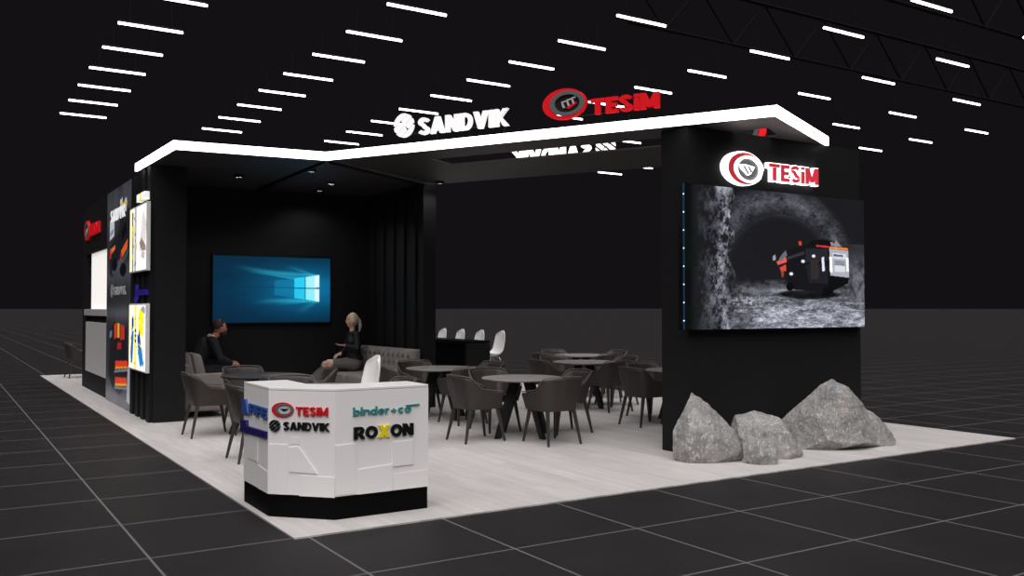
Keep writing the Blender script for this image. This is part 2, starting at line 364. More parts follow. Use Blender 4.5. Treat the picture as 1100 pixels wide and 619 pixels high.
def tesim_emblem(T, cx, cz, r, depth, parent, red, gray, dark, light, style='top', sx=1.):
    e = empty('emblem'); e.parent = parent
    mb = MB(); ring(mb, T, cx-.04*r, cz, r, r*.80, 0, depth, off=(.17*r, 0), sx=sx); mb.build('red_crescent', red, e)
    mb = MB(); ring(mb, T, cx+.12*r*sx, cz+.02*r, r*.80, r*.58, 0, depth*1.15, sx=sx); mb.build('outer_ring', gray, e)
    c2 = cx+.12*r*sx
    if style == 'counter':
        mb = MB(); mb.prism(circ(c2, cz+.02*r, .57*r*sx, .57*r), 0, depth*.6, T=T); mb.build('disc', light, e)
        mb = MB(); q = r*.5
        mb.prism([(c2-q*.8*sx, cz+q*.25), (c2+q*.8*sx, cz+q*.3), (c2+q*.35*sx, cz-q*.25), (c2-q*.05*sx, cz-q*.45)], depth*.6, depth*.9, T=T); mb.build('wing_mark', dark, e)
    else:
        mb = MB(); mb.prism(circ(c2, cz+.02*r, .57*r*sx, .57*r), 0, depth*.6, T=T); mb.build('disc', dark, e)
        mb = MB(); rr = MB(); q = r*.36
        for k in range(3):
            x = c2+(-.75+k*.62)*q*sx; y = cz+(-.05+.1*k)*r
            mb.prism([(x, y+q*.55), (x+q*.6*sx, y+q*.75), (x+q*.6*sx, y+q*.5), (x, y+q*.3)], depth*.6, depth, T=T)
            mb.prism([(x, y+q*.35), (x+q*.2*sx, y+q*.42), (x+q*.45*sx, y-q*.55), (x+q*.22*sx, y-q*.62)], depth*.6, depth, T=T)
        mb.build('monogram', light, e)
        rr.prism([(c2-q*.1*sx, cz-q*.75), (c2+q*1.1*sx, cz+q*.1), (c2+q*1.15*sx, cz-q*.1), (c2+q*.2*sx, cz-q*.95)], depth*.6, depth, T=T); rr.build('underline', light if style == 'wall' else red, e)
    return e
def sandvik_emblem(T, cx, cz, r, depth, parent, m, sx=1.):
    mb = MB(); an = math.radians(38); ca, sa = math.cos(an), math.sin(an)
    def P(u, v): return (cx+sx*r*(u*ca-v*sa), cz+r*(u*sa+v*ca))
    bands = [(-1, -.62), (-.44, -.09), (.09, .44), (.62, 1)]
    for bi, (a, b) in enumerate(bands):
        us = [a+(b-a)*i/6 for i in range(7)]
        def hw(v): return math.sqrt(max(0, 1-v*v))
        if bi in (0, 3): mb.prism([P(hw(v), v) for v in us]+[P(-hw(v), v) for v in us[::-1]], 0, depth, T=T)
        else:
            k = .10 if bi == 1 else -.10
            mb.prism([P(hw(v), v) for v in us]+[P(k+.10+.15*v, v) for v in us[::-1]], 0, depth, T=T)
            mb.prism([P(k-.10+.15*v, v) for v in us]+[P(-hw(v), v) for v in us[::-1]], 0, depth, T=T)
    return mb.build('emblem', m, parent)

# ================================================================== SETTING
def struct(o): o['kind'] = 'structure'; return o
fl = MB(); fl.add([(-700, -60, 0), (1500, -60, 0), (1500, 1600, 0), (-700, 1600, 0)], [(0, 1, 2, 3)]); struct(fl.build('floor', M['tiles']))
pl = MB().box((0, 0, 0), (9.333, 18.54, .012)); struct(pl.build('platform', M['planks']))
FZ = .012
# left wall block: column, slatted face, tall block behind with the counter hatch
w = MB()
w.box((.46, 7.38, FZ), (.90, 7.60, 3.70)); w.box((.46, 7.60, FZ), (.60, 9.45, 3.70))
for k, y in enumerate((7.44, 7.86, 8.28, 8.70)): w.box((.41, y, FZ), (.46, y+.22, 3.70))
struct(w.build('wall_left', M['wall']))
w = MB(); X0, X1 = .46, .60
w.box((X0, 9.45, FZ), (X1, 11.42, 3.70)); w.box((X0, 11.42, FZ), (X1, 14.80, .36)); w.box((X0, 11.42, 2.75), (X1, 14.80, 3.70))
w.box((X0, 14.30, .36), (X1, 14.80, 2.75)); w.box((X0+.08, 11.42, .36), (X1, 14.30, 1.45)); w.box((X0+.12, 11.42, 1.45), (X1, 14.30, 2.75))
w.box((X1, 14.66, FZ), (4.9, 14.80, 3.70)); struct(w.build('wall_left.001', M['wall']))
w = MB().box((.60, 9.36, FZ), (4.60, 9.50, 3.74)); struct(w.build('wall_back', M['wall']))
w = MB().box((4.60, 7.10, FZ), (4.83, 14.66, 3.70))
for k in range(5): w.box((4.555, 7.32+k*.42, FZ), (4.60, 7.52+k*.42, 3.70))
struct(w.build('wall_middle', M['wall']))
w = MB().box((4.94, 1.22, FZ), (7.94, 1.66, 3.70)); struct(w.build('wall_right', M['wall']))

# canopy ------------------------------------------------------------
A = Vector((2.372, 5.674, 0)); D = Vector((.4879, -.8729, 0)); N = Vector((.8729, .4879, 0))
def SO(s, o): v = A+D*s+N*o; return (v.x, v.y)
can = empty('canopy', (0, 0, 0)); tag(can, 'dark angular canopy roof edged with a glowing white light strip', 'canopy')
ZC = 3.702
sp = MB()
sp.prism([(.36, 8.2), (.41, 5.90), (2.39, 5.70), (4.62, 7.12), (4.83, 7.12), (4.83, 9.45), (.46, 9.45), (.46, 8.2)], ZC, ZC+.02)
e0, e1 = SO(6.146, .03), (7.35, 1.26)
def cut(o):  # point on right-hand edge of the diagonal band at offset o
    if o <= 2.23: return (5.371+.905*o*1.005, .309+.425*o*1.005)
    return SO(6.11, o)
sp.prism([SO(0, .02), SO(6.12, .02), cut(.66), SO(0, .66)], ZC, ZC+.02)
sp.prism([SO(0, .66), SO(1.3, .66), SO(1.3, 1.22), SO(0, 1.22)], ZC, ZC+.02)
sp.prism([SO(5.9, .66), cut(.66), cut(1.22), SO(5.9, 1.22)], ZC, ZC+.02)
sp.prism([SO(0, 1.22), cut(1.22), cut(2.22), SO(6.12, 2.8), SO(0, 2.8)], ZC, ZC+.02)
sp.build('soffit_panel', M['canopy'], can)
path = [(.33, 8.19), (.39, 5.88), (2.372, 5.674), (5.371, .309), (7.33, 1.21)]
def strip_poly(path, w):
    P = [Vector(p) for p in path]; L = []
    for i, p in enumerate(P):
        a = (P[i]-P[i-1]).normalized() if i else (P[1]-P[0]).normalized(); b = (P[i+1]-P[i]).normalized() if i < len(P)-1 else a
        na = Vector((-a.y, a.x)); nb = Vector((-b.y, b.x)); m = (na+nb).normalized(); L.append(p+m*w/max(.3, m.dot(na)))
    return L
inn = strip_poly(path, .035)
mb = MB()
for i in range(4):
    a, b = Vector(path[i]), Vector(path[i+1]); c, d = inn[i+1], inn[i]
    mb.hexa([(p.x, p.y, 3.700) for p in (a, b, c, d)], [(p.x, p.y, 3.812) for p in (a, b, c, d)])
mb.build('light_strip', M['strip'], can)
mb = MB()
i2 = strip_poly(path, .06)
for i in range(4):
    a, b = inn[i], inn[i+1]; c, d = i2[i+1], i2[i]
    mb.hexa([(p.x, p.y, 3.724) for p in (a, b, c, d)], [(p.x, p.y, 3.815) for p in (a, b, c, d)])
mb.build('fascia', M['black'], can)
for a, b, wd in (((2.45, 5.75), (4.60, 7.12), .035), ((2.40, 5.85), (2.52, 9.2), .05)):
    a, b = Vector(a), Vector(b); n = Vector((-(b-a).y, (b-a).x)).normalized()*wd
    mb = MB().prism([tuple(a-n*.3), tuple(b-n), tuple(b+n), tuple(a+n*.3)], ZC-.035, ZC); mb.build('shadow_gap_strip', M['black'], can)  # black wedge strips drawn in for the dark shadow-gap joints
for dx, dy, en in ((4.72, 6.75, 18), (1.75, 7.75, 42), (3.25, 7.75, 42), (2.5, 6.6, 26), (3.4, 8.7, 26)):  # first one is real; the others are added to brighten the lounge
    dl = MB(); n_ = 20
    O = circ(dx, dy, .075, .075, n_); I_ = circ(dx, dy, .058, .058, n_); zt, zb = ZC-.001, ZC-.035
    V = [(x, y, z) for z in (zb, zt) for P_ in (O, I_) for x, y in P_]
    dl.add(V, [f for k in range(n_) for q in [(k+1) % n_] for f in ((k, q, n_+q, n_+k), (k, 2*n_+k, 2*n_+q, q), (n_+k, n_+q, 3*n_+q, 3*n_+k))])
    dl.build('downlight_and_fill', M['metal'], can)
    ld = bpy.data.lights.new('downlight_and_fill_lamp', 'SPOT'); ld.energy = en; ld.spot_size = math.radians(150); ld.spot_blend = .6; ld.shadow_soft_size = .03; ld.color = (1, .96, .93)
    lo = bpy.data.objects.new('downlight_and_fill_lamp', ld); COL.objects.link(lo); lo.location = (dx, dy, ZC-.008)

# ceiling tubes -------------------------------------------------------
cols = [(1.19, 13.15, 7), (5.73, 11.03, 8), (10.26, 9.05, 9), (14.76, 5.02, 11), (19.33, 5.2, 11), (23.95, 9.82, 9), (28.72, 12.34, 8)]
tm = MB().tube([(0, 0, 0), (1.39, 0, 0)], .029, 10); 
def ordn(n): return ['nearest', 'second', 'third', 'fourth', 'fifth', 'sixth', 'seventh', 'eighth', 'ninth', 'tenth', 'eleventh', 'twelfth'][n]
cn = ['leftmost', 'second from left', 'third from left', 'middle', 'third from right', 'second from right', 'rightmost']
proto = None
for ci, (cx, y0, n) in enumerate(cols):
    for r in range(n):
        y = y0+2.23*r if ci < 2 else y0+2.2*r
        if (ci, r) in {(3, 7), (3, 8), (3, 9), (3, 10), (4, 4), (4, 5), (4, 6), (4, 8), (4, 9), (4, 10), (5, 3), (5, 4), (5, 5), (5, 6), (6, 3), (6, 4), (6, 5), (6, 6), (6, 7)}: continue   # wholly behind the booth
        if proto is None:
            proto = empty('ceiling_tube_light'); t = tm.build('tube', M['tube'], proto)
            MB().box((.02, -.02, .034), (1.37, .02, .07)).build('housing', M['metal'], proto)
            for xx in (.25, 1.14): MB().tube([(xx, 0, .07), (xx, 0, .60)], .004, 5).build('suspension_rod', M['metal'], proto)
            o = proto
        else: o = copy_tree(proto)
        o.location = (cx, y, 8.0)
        special = {(3, 6): 'white tube light mostly hidden behind the ringed emblem of the rooftop sign', (4, 7): 'white tube light glimpsed through the slot in the canopy', (5, 8): 'small far tube light seen just under the canopy edge, left of the screen wall', (5, 7): 'tiny end of a far tube light under the canopy, touching the screen wall edge'}.get((ci, r))
        if special: tag(o, special, 'ceiling light', 'tube lights hanging in lines under the black ceiling'); continue
        tag(o, 'slim white tube light, %s along the %s line of the black ceiling' % (ordn(r), cn[ci]), 'ceiling light', 'tube lights hanging in lines under the black ceiling')
# roof trusses over the hall
def truss(y, x0, x1, label, z0=8.62, z1=9.9):
    t = empty('roof_truss', (0, y, 0)); mb = MB()
    mb.tube([(x0, 0, z0), (x1, 0, z0)], .045, 6); mb.build('lower_chord', M['truss'], t)
    MB().tube([(x0, 0, z1), (x1, 0, z1)], .05, 6).build('upper_chord', M['truss'], t)
    mb = MB(); x = x0; k = 0
    while x < x1-1.2:
        mb.tube([(x, 0, z0 if k % 2 else z1), (x+1.2, 0, z1 if k % 2 else z0)], .03, 6); x += 1.2; k += 1
    mb.build('web_bracing', M['truss'], t); tag(t, label, 'truss', 'roof trusses above the lights')
truss(6.4, 9, 30, 'dim steel roof truss nearest the camera, upper right of the ceiling')
truss(10.8, 12, 36, 'dim steel roof truss just behind the nearest one')

# ================================================================== LED SCREEN WALL
def screen_image():
    w, h = 500, 264; I = Img(w, h, '#0b0b0f'); U, V = I.U, 1-I.V   # V from top here
    n = fbm(w, h, 8, 1, 6, gain=.8); nf = fbm(w, h, 60, 2, 3, gain=.9); sv = fbm(w, h, 6, 3, 6, ax=3, ay=1.3, gain=.85); fl_ = fbm(w, h, 12, 4, 5, ax=1.5, ay=4, gain=.9)
    tex = np.clip((n-.5)*2.4+.5, 0, 1)*.6+np.clip((nf-.5)*2+.5, 0, 1)*.4
    blue = np.array([.86, .88, 1.05])
    a = np.zeros((h, w))
    # vault of the tunnel
    d = np.sqrt(((U-.50)/.40)**2+((V-.62)/.60)**2)
    a += .10*np.clip(1-np.abs(d-.93)/.22, 0, 1)*(tex**1.5)*2.0*(V < .72)
    a += .02
    inside = np.clip((.80-d)/.12, 0, 1); a = a*(1-inside)+.011*inside
    # left rock wall
    edge = .235+.012*np.sin(V*23)+.02*(n-.5)
    lw = (U < edge); t = sv
    lum = .02+.16*np.clip((t-.42)*3, 0, 1)*np.clip((U-.05)/.08, 0, 1)
    streak = np.exp(-((U-(.19+.02*np.sin(V*7)))/.035)**2); lum += .55*streak*np.clip((t-.38)*3, 0, 1)*(.6+.6*np.exp(-((V-.35)/.3)**2))
    lum *= np.clip((U-.015)/.03, .15, 1); a = np.where(lw, lum, a)
    # ground
    g0 = .66+.02*np.sin(U*9)+.25*np.clip((.30-U)/.2, 0, 1)*0
    gr = V > g0
    gl = (.05+.50*np.clip((V-g0)/.25, 0, 1)*np.clip((U-.18)/.25, 0, 1))*(.35+1.5*np.clip((fl_-.38)*2.2, 0, 1))*(.5+nf)
    gl += .35*np.exp(-((U-.62)/.2)**2-((V-.725)/.02)**2)
    a = np.where(gr & ~lw, gl*.8, a)
    # rubble left foot
    rb = np.exp(-((U-.30)/.08)**2-((V-.84)/.10)**2); a = a+(.45*np.clip((tex-.5)*3, 0, 1)+.02)*rb
    # right wall
    rw = np.clip((U-.88)/.06, 0, 1)*(V > .35)*(V < .78); a = a*(1-rw)+rw*(.05+.35*np.clip((sv-.35)*2, 0, 1)*np.clip((V-.4)/.25, 0, 1))
    a = np.clip(a, 0, 1.3); a = np.where(inside*(~lw)*(~gr) > .3, a, (a*1.25)**1.22)
    fine = np.random.RandomState(3).rand(h, w); a = a*(.72+.56*fine)
    I.a = a[..., None]*blue
    # greenish dark patches at left
    I.blend(np.exp(-((U-.03)/.035)**2-((V-.55)/.4)**2)*(n > .45), '#06140b', .7)
    def q(x, y): return ((x-48)/717, 1-(y-15)/580)
    def poly(p, c, al=1): I.poly([q(*k) for k in p], c, al)
    def el(x, y, rx, ry, c, al=1, soft=0): X, Y = q(x, y); I.ell(X, Y, rx/717, ry/580, c, al, soft)
    el(520, 450, 150, 24, '#020203', .97, .25)
    poly([(425, 262), (500, 232), (608, 238), (612, 438), (430, 428)], '#121216')
    poly([(430, 290), (500, 262), (500, 275), (430, 303)], '#33333c'); poly([(506, 250), (600, 246), (600, 300), (506, 310)], '#24242c')
    poly([(506, 320), (600, 318), (600, 400), (520, 400)], '#1e1e26'); poly([(525, 300), (560, 296), (562, 380), (530, 384)], '#302b29')
    poly([(512, 236), (530, 214), (575, 205), (640, 212), (672, 236), (608, 242)], '#0c0c10')
    poly([(612, 214), (624, 214), (628, 224), (636, 206), (644, 212), (664, 236), (616, 232)], '#8c8c94')
    poly([(552, 231), (690, 238), (692, 248), (552, 238)], '#d8382a'); poly([(610, 236), (690, 240), (690, 247), (610, 243)], '#f0953a')
    poly([(608, 244), (692, 250), (696, 372), (612, 364)], '#aeb0bb'); poly([(622, 262), (682, 266), (682, 290), (622, 288)], '#d8dae4')
    poly([(626, 268), (668, 270), (668, 280), (626, 278)], '#60626c'); poly([(630, 296), (676, 298), (678, 344), (632, 342)], '#8b8d98'); poly([(630, 318), (678, 320), (678, 348), (630, 346)], '#dddfe8')
    poly([(608, 280), (620, 282), (622, 352), (610, 350)], '#ffffff'); poly([(682, 280), (693, 282), (694, 345), (684, 345)], '#ffffff')
    poly([(604, 364), (696, 372), (690, 398), (650, 420), (606, 440)], '#08080b')
    poly([(574, 285), (584, 283), (588, 345), (577, 347)], '#e8ecff')
    for x, y, r in ((495, 306, 9), (540, 281, 9), (446, 362, 9)): el(x, y, r, r*.9, '#ffffff', 1, .5)
    for x, y, r in ((440, 418, 15), (595, 436, 17), (612, 428, 14)): el(x, y, r, r*1.2, '#050506')
    poly([(476, 222), (488, 218), (490, 236), (480, 238)], '#e04030')
    poly([(372, 290), (382, 282), (384, 305), (372, 308)], '#9da0b0'); poly([(386, 312), (425, 290), (428, 312), (392, 326)], '#e06050'); poly([(396, 300), (412, 276), (424, 262), (430, 282), (404, 312)], '#6a6c7c')
    poly([(398, 338), (424, 322), (426, 350), (406, 352)], '#d84a3c'); poly([(404, 352), (416, 350), (414, 376), (408, 378)], '#a04036')
    return I
scr = empty('led_screen', (6.35, 1.22, 1.40)); tag(scr, 'large video screen showing a mining truck in a rocky tunnel', 'screen')
cx, cy, cz = scr.location
mb = MB().box((4.795-cx, 1.12-cy, 1.405-cz), (7.89-cx, 1.2195-cy, 3.035-cz)); mb.build('cabinet', M['black'], scr)
image_mesh('display', screen_image(), (4.80-cx, 1.116-cy, 1.41-cz), (3.085, 0, 0), (0, 0, 1.62), display_mat('led_display', 1.0), scr)
MB().box((4.788-cx, 1.118-cy, 1.41-cz), (4.795-cx, 1.14-cy, 3.03-cz)).build('edge_trim', M['bluestrip'], scr)
mb = MB()
for k in range(8): mb.ell((4.786-cx, 1.125-cy, 1.51+k*.2-cz), (.006, .008, .008), 8, 6)
mb.build('edge_pin', M['dot'], scr)

# sign on screen wall
T = frame_matrix((0, 1.219, 0), (1, 0, 0))
sg = empty('illuminated_sign', (6.26, 1.219, 3.10)); tag(sg, 'backlit red and white TESIM sign mounted above the large screen', 'sign')
def local(T, o): return Matrix.Translation(-Vector(o.location)) @ T
TL = local(T, sg)
e = empty('emblem'); e.parent = sg
ex, ez, er = 5.79, 3.278, .20
mb = MB(); ring(mb, TL, ex-.02, ez, er*1.0, er*.86, 0, .05, off=(.055, .0), sx=1.66, gap=(330, 392)); mb.build('halo_ring', M['halo'], e)
mb = MB(); ring(mb, TL, ex+.01, ez, er*.93, er*.80, .03, .056, off=(.045, .0), sx=1.50); mb.build('red_crescent', M['redlit'], e)
mb = MB(); ring(mb, TL, ex+.065, ez-.005, er*.80, er*.66, .03, .062, sx=1.42); mb.build('inner_ring', M['halo'], e)
mb = MB(); mb.prism(circ(ex+.065, ez-.005, er*.66*1.42, er*.66), 0, .03, T=TL); mb.build('disc', M['gray'], e)
mb = MB()
mb.prism([(ex-.07, ez+.045), (ex-.055, ez-.0), (ex+.06, ez-.075), (ex+.10, ez-.06), (ex+.17, ez+.03), (ex+.02, ez+.05)], .03, .05, T=TL); mb.build('monogram', M['halo'], e)
mb = MB(); mb.prism([(ex-.03, ez+.03), (ex-.005, ez+.03), (ex+.07, ez-.055), (ex+.05, ez-.062)], .05, .056, T=TL); mb.prism([(ex+.05, ez+.03), (ex+.07, ez+.03), (ex+.12, ez-.03), (ex+.10, ez-.04)], .05, .056, T=TL); mb.build('monogram_gap', M['gray'], e)
letters('TESiM', TL, 6.185, 7.06, 3.17, 3.375, .07, M['redlit'], sg, bold=.27, halo=M['halo'])

# ================================================================== SIGNS ON THE CANOPY
def canopy_sign(name, label, origin, right, build, posts):
    s = empty(name, origin); tag(s, label, 'sign'); TT = Matrix.Translation(-Vector(origin)) @ frame_matrix(origin, right)
    build(TT, s)
    mb = MB()
    for x in posts: mb.tube([TT @ Vector((x, -.20, -.01)), TT @ Vector((x, .02, -.01))], .006, 6)
    xs = sorted(posts); a = TT @ Vector((xs[0]-.05, .02, -.012)); b = TT @ Vector((xs[-1]+.05, .02, -.012)); mb.tube([a, b], .008, 6)
    mb.build('mounting_rail', M['black'], s); return s
o1 = A+D*1.30+N*.045; o1.z = 3.92
def b1(T, s):
    sandvik_emblem(T, 0, .14, .158, .04, s, M['signwhite'], sx=.98)
    letters('SANDVIK', T, .235, 1.575, -.01, .205, .05, M['signwhite'], s, bold=.25, gap=.08)
canopy_sign('rooftop_sign', 'white SANDVIK sign with striped round emblem standing on the canopy front edge', tuple(o1), tuple(D), b1, (.0, .5, 1.0, 1.5))
o2 = A+D*3.65+N*.045; o2.z = 3.92
def b2(T, s):
    tesim_emblem(T, 0, .17, .185, .05, s, M['red'], M['gray'], M['dark'], M['clight'], sx=1.55)
    letters('TESiM', T, .335, 1.18, .005, .19, .05, M['red'], s, bold=.27)
canopy_sign('rooftop_sign', 'red TESIM sign with grey ringed emblem standing on the canopy front edge', tuple(o2), tuple(D), b2, (.0, .45, .8, 1.1))
o3 = A+D*3.02+N*2.76; o3.z = 3.92
def b3(T, s):
    sandvik_emblem(T, 0, .14, .158, .04, s, M['backwhite'], sx=.98)
    letters('SANDVIK', T, .235, 1.60, -.01, .205, .05, M['backwhite'], s, bold=.25, gap=.08)
canopy_sign('rooftop_sign', 'white SANDVIK sign seen from behind through the canopy slot, mirrored', tuple(o3), tuple(-D), b3, (.0, .5, 1.0, 1.5))
o4 = A+D*5.10+N*2.76; o4.z = 3.92
def b4(T, s):
    tesim_emblem(T, 0, .17, .185, .05, s, M['backred'], M['gray'], M['dark'], M['clight'], sx=1.55)
    letters('TESiM', T, .335, 1.19, .005, .19, .05, M['backred'], s, bold=.27)
canopy_sign('rooftop_sign', 'red TESIM sign seen from behind through the canopy slot', tuple(o4), tuple(-D), b4, (.0, .45, .8, 1.1))

# ================================================================== TV
def tv_image():
    w, h = 240, 135; I = Img(w, h, '#05324f'); U, V = I.U, 1-I.V
    g = np.exp(-((U-.80)/.38)**2-((V-.48)/.30)**2); base = np.array(lin('#032840')); hi = np.array(lin('#0a6f9e'))
    I.a = base*(.75+.5*(1-np.abs(V-.5)))[..., None]*(1-g[..., None])+hi*g[..., None]
    n = fbm(w, h, 6, 9, 4, ax=1, ay=3); I.a *= (.82+.36*n)[..., None]
    def q(x, y): return ((x-182)/486, 1-(y-60)/275)
    # light shafts spreading to the left of the pane
    for (x0, y0, x1, y1, wd, al) in ((612, 136, 300, 118, .02, .55), (560, 148, 250, 100, .02, .35), (612, 140, 470, 92, .018, .4), (612, 246, 360, 244, .02, .5), (600, 240, 420, 262, .015, .4), (560, 236, 330, 252, .02, .3), (510, 150, 330, 122, .012, .5), (600, 250, 520, 300, .03, .2)):
        X0, Y0 = q(x0, y0); X1, Y1 = q(x1, y1)
        dx, dy = X1-X0, Y1-Y0; t = np.clip(((U-X0)*dx+((1-V)-Y0)*dy)/(dx*dx+dy*dy), 0, 1)
        d = np.hypot(U-X0-t*dx, ((1-V)-Y0-t*dy)*h/w); I.blend(np.clip(1-d/(wd*(1+t)), 0, 1)**1.5*(1-t)**1.1, '#38d8f8', al)
    def poly(p, c, al=1): I.poly([q(*k) for k in p], c, al)
    poly([(430, 160), (512, 148), (512, 232), (430, 220)], '#1fb9e6', .18)
    poly([(512, 148), (557, 142), (557, 188), (512, 188)], '#2fd6fb', .9); poly([(512, 193), (557, 193), (557, 238), (512, 232)], '#2ccdf6', .9)
    poly([(562, 142), (620, 132), (620, 187), (562, 188)], '#a8f4ff'); poly([(562, 193), (620, 193), (620, 248), (562, 238)], '#8ff0ff')
    poly([(600, 136), (620, 132), (620, 187), (600, 187)], '#e8ffff', .8); poly([(600, 194), (620, 194), (620, 248), (600, 244)], '#e8ffff', .8)
    X0, Y0 = q(225, 186); X1, Y1 = q(620, 190); I.seg(X0, Y0, X1, Y1, .006, '#04304c', .8, True)
    return I
tv = empty('television', (2.84, 9.36, 1.36)); tag(tv, 'wide wall-mounted television showing a blue glowing window picture', 'television')
px, py, pz = tv.location
MB().box((1.745-px, -.06, 1.376-pz), (3.86-px, 0, 2.566-pz)).build('frame', M['black'], tv, bevel=.004)
image_mesh('screen', tv_image(), (1.768-px, -.062, 1.40-pz), (2.068, 0, 0), (0, 0, 1.14), display_mat('tv_display', 1.0), tv)

# ================================================================== LEFT FACE: poster, lightboxes, hatch, signs
def poster_image():
    w, h = 110, 200; I = Img(w, h, '#3c3d43'); n = fbm(w, h, 5, 21, 6, gain=.7)
    I.a *= (.45+1.0*n)[..., None]; V = I.V; U = I.U
    I.a *= (.55+.9*np.exp(-((V-.93)/.10)**2)+.9*np.exp(-((V-.60)/.05)**2)+1.2*np.exp(-((V-.42)/.03)**2)+1.6*np.exp(-((V-.03)/.07)**2))[..., None]
    def R(*a, **k): I.rect(*a, **k)
    # upper machine
    I.poly([(.12, 0.608), (.25, 0.585), (.60, 0.661), (.92, 0.684), (.95, 0.874), (.62, 0.919), (.55, 0.798), (.35, 0.767), (.15, 0.737)], '#191a1e', .85)
    I.poly([(.12, 0.767), (.32, 0.782), (.33, 0.874), (.12, 0.858)], '#cfd3dc'); I.poly([(.14, 0.782), (.30, 0.798), (.30, 0.820), (.14, 0.805)], '#8a93a8')
    I.poly([(.56, 0.874), (.66, 0.881), (.66, 0.942), (.56, 0.934)], '#d6d8e8'); I.poly([(.74, 0.874), (.82, 0.874), (.82, 0.934), (.74, 0.927)], '#c4c8dd')
    I.poly([(.56, 0.900), (.84, 0.904), (.84, 0.919), (.56, 0.915)], '#e4c431')
    I.poly([(.14, 0.695), (.36, 0.718), (.37, 0.737), (.14, 0.722)], '#f07a2c'); I.poly([(.12, 0.676), (.2, 0.684), (.2, 0.722), (.12, 0.722)], '#c62c30')
    I.poly([(.62, 0.790), (.80, 0.828), (.84, 0.782), (.66, 0.744)], '#08080a'); I.poly([(.60, 0.661), (.86, 0.706), (.88, 0.748), (.62, 0.703)], '#e8632a'); I.poly([(.58, 0.649), (.66, 0.657), (.66, 0.691), (.58, 0.684)], '#b8222a')
    I.poly([(.64, 0.638), (.9, 0.684), (.9, 0.703), (.64, 0.657)], '#2d5c58')
    I.poly([(.25, 0.600), (.6, 0.630), (.6, 0.668), (.25, 0.646)], '#54617a', .6)
    I.ell(.35, 0.646, .12, .03, '#0a0a0c'); I.ell(.7, 0.615, .13, .03, '#0a0a0c')
    # lower machine
    I.poly([(.12, .12), (.20, .34), (.34, .38), (.86, .36), (.90, .22), (.86, .10), (.60, .05), (.3, .07)], '#0f1013', .95)
    I.poly([(.36, .30), (.48, .31), (.48, .375), (.36, .37)], '#e03a20'); I.poly([(.50, .31), (.58, .31), (.58, .375), (.50, .375)], '#f2b632'); I.poly([(.62, .30), (.78, .305), (.78, .365), (.62, .37)], '#d02a20')
    I.poly([(.5, .255), (.66, .26), (.66, .29), (.5, .285)], '#b01c1c'); I.poly([(.42, .17), (.9, .19), (.9, .215), (.42, .20)], '#e8401e'); I.poly([(.42, .163), (.9, .183), (.9, .19), (.42, .173)], '#f59a28')
    I.poly([(.42, .095), (.88, .115), (.88, .14), (.42, .125)], '#e8401e'); I.poly([(.42, .085), (.88, .105), (.88, .115), (.42, .095)], '#f5b028')
    I.poly([(.38, .145), (.9, .17), (.9, .18), (.38, .155)], '#7f8494'); I.poly([(.38, .07), (.9, .09), (.9, .10), (.38, .08)], '#7f8494')
    I.poly([(.16, .30), (.26, .31), (.26, .34), (.16, .33)], '#5c7f96'); I.poly([(.88, .04), (1, .03), (1, .18), (.92, .2)], '#b9bac0', .8)
    return I
po = empty('wall_poster', (.46, 10.24, FZ)); tag(po, 'tall dark SANDVIK poster of mining machines on the booth left side', 'poster')
MB().box((-.03, -1.20, 0), (0, 1.18, 3.688)).build('panel', M['black'], po)
image_mesh('print', poster_image(), (-.032, 1.18, 0), (0, -2.38, 0), (0, 0, 3.688), display_mat('poster_glow_print', .75, .25), po)  # print carries its own glow instead of catching light
TP = frame_matrix((-.032, 0, 0), (0, -1, 0))
eb = sandvik_emblem(TP, -.60, 1.93, .115, .006, po, M['clight'])
letters('SANDVIK', TP, -.42, .78, 1.86, 2.00, .006, M['clight'], po, bold=.27)
letters('SANDVIK', TP, -.80, .65, 3.14, 3.34, .006, M['signwhite'], po, bold=.27)

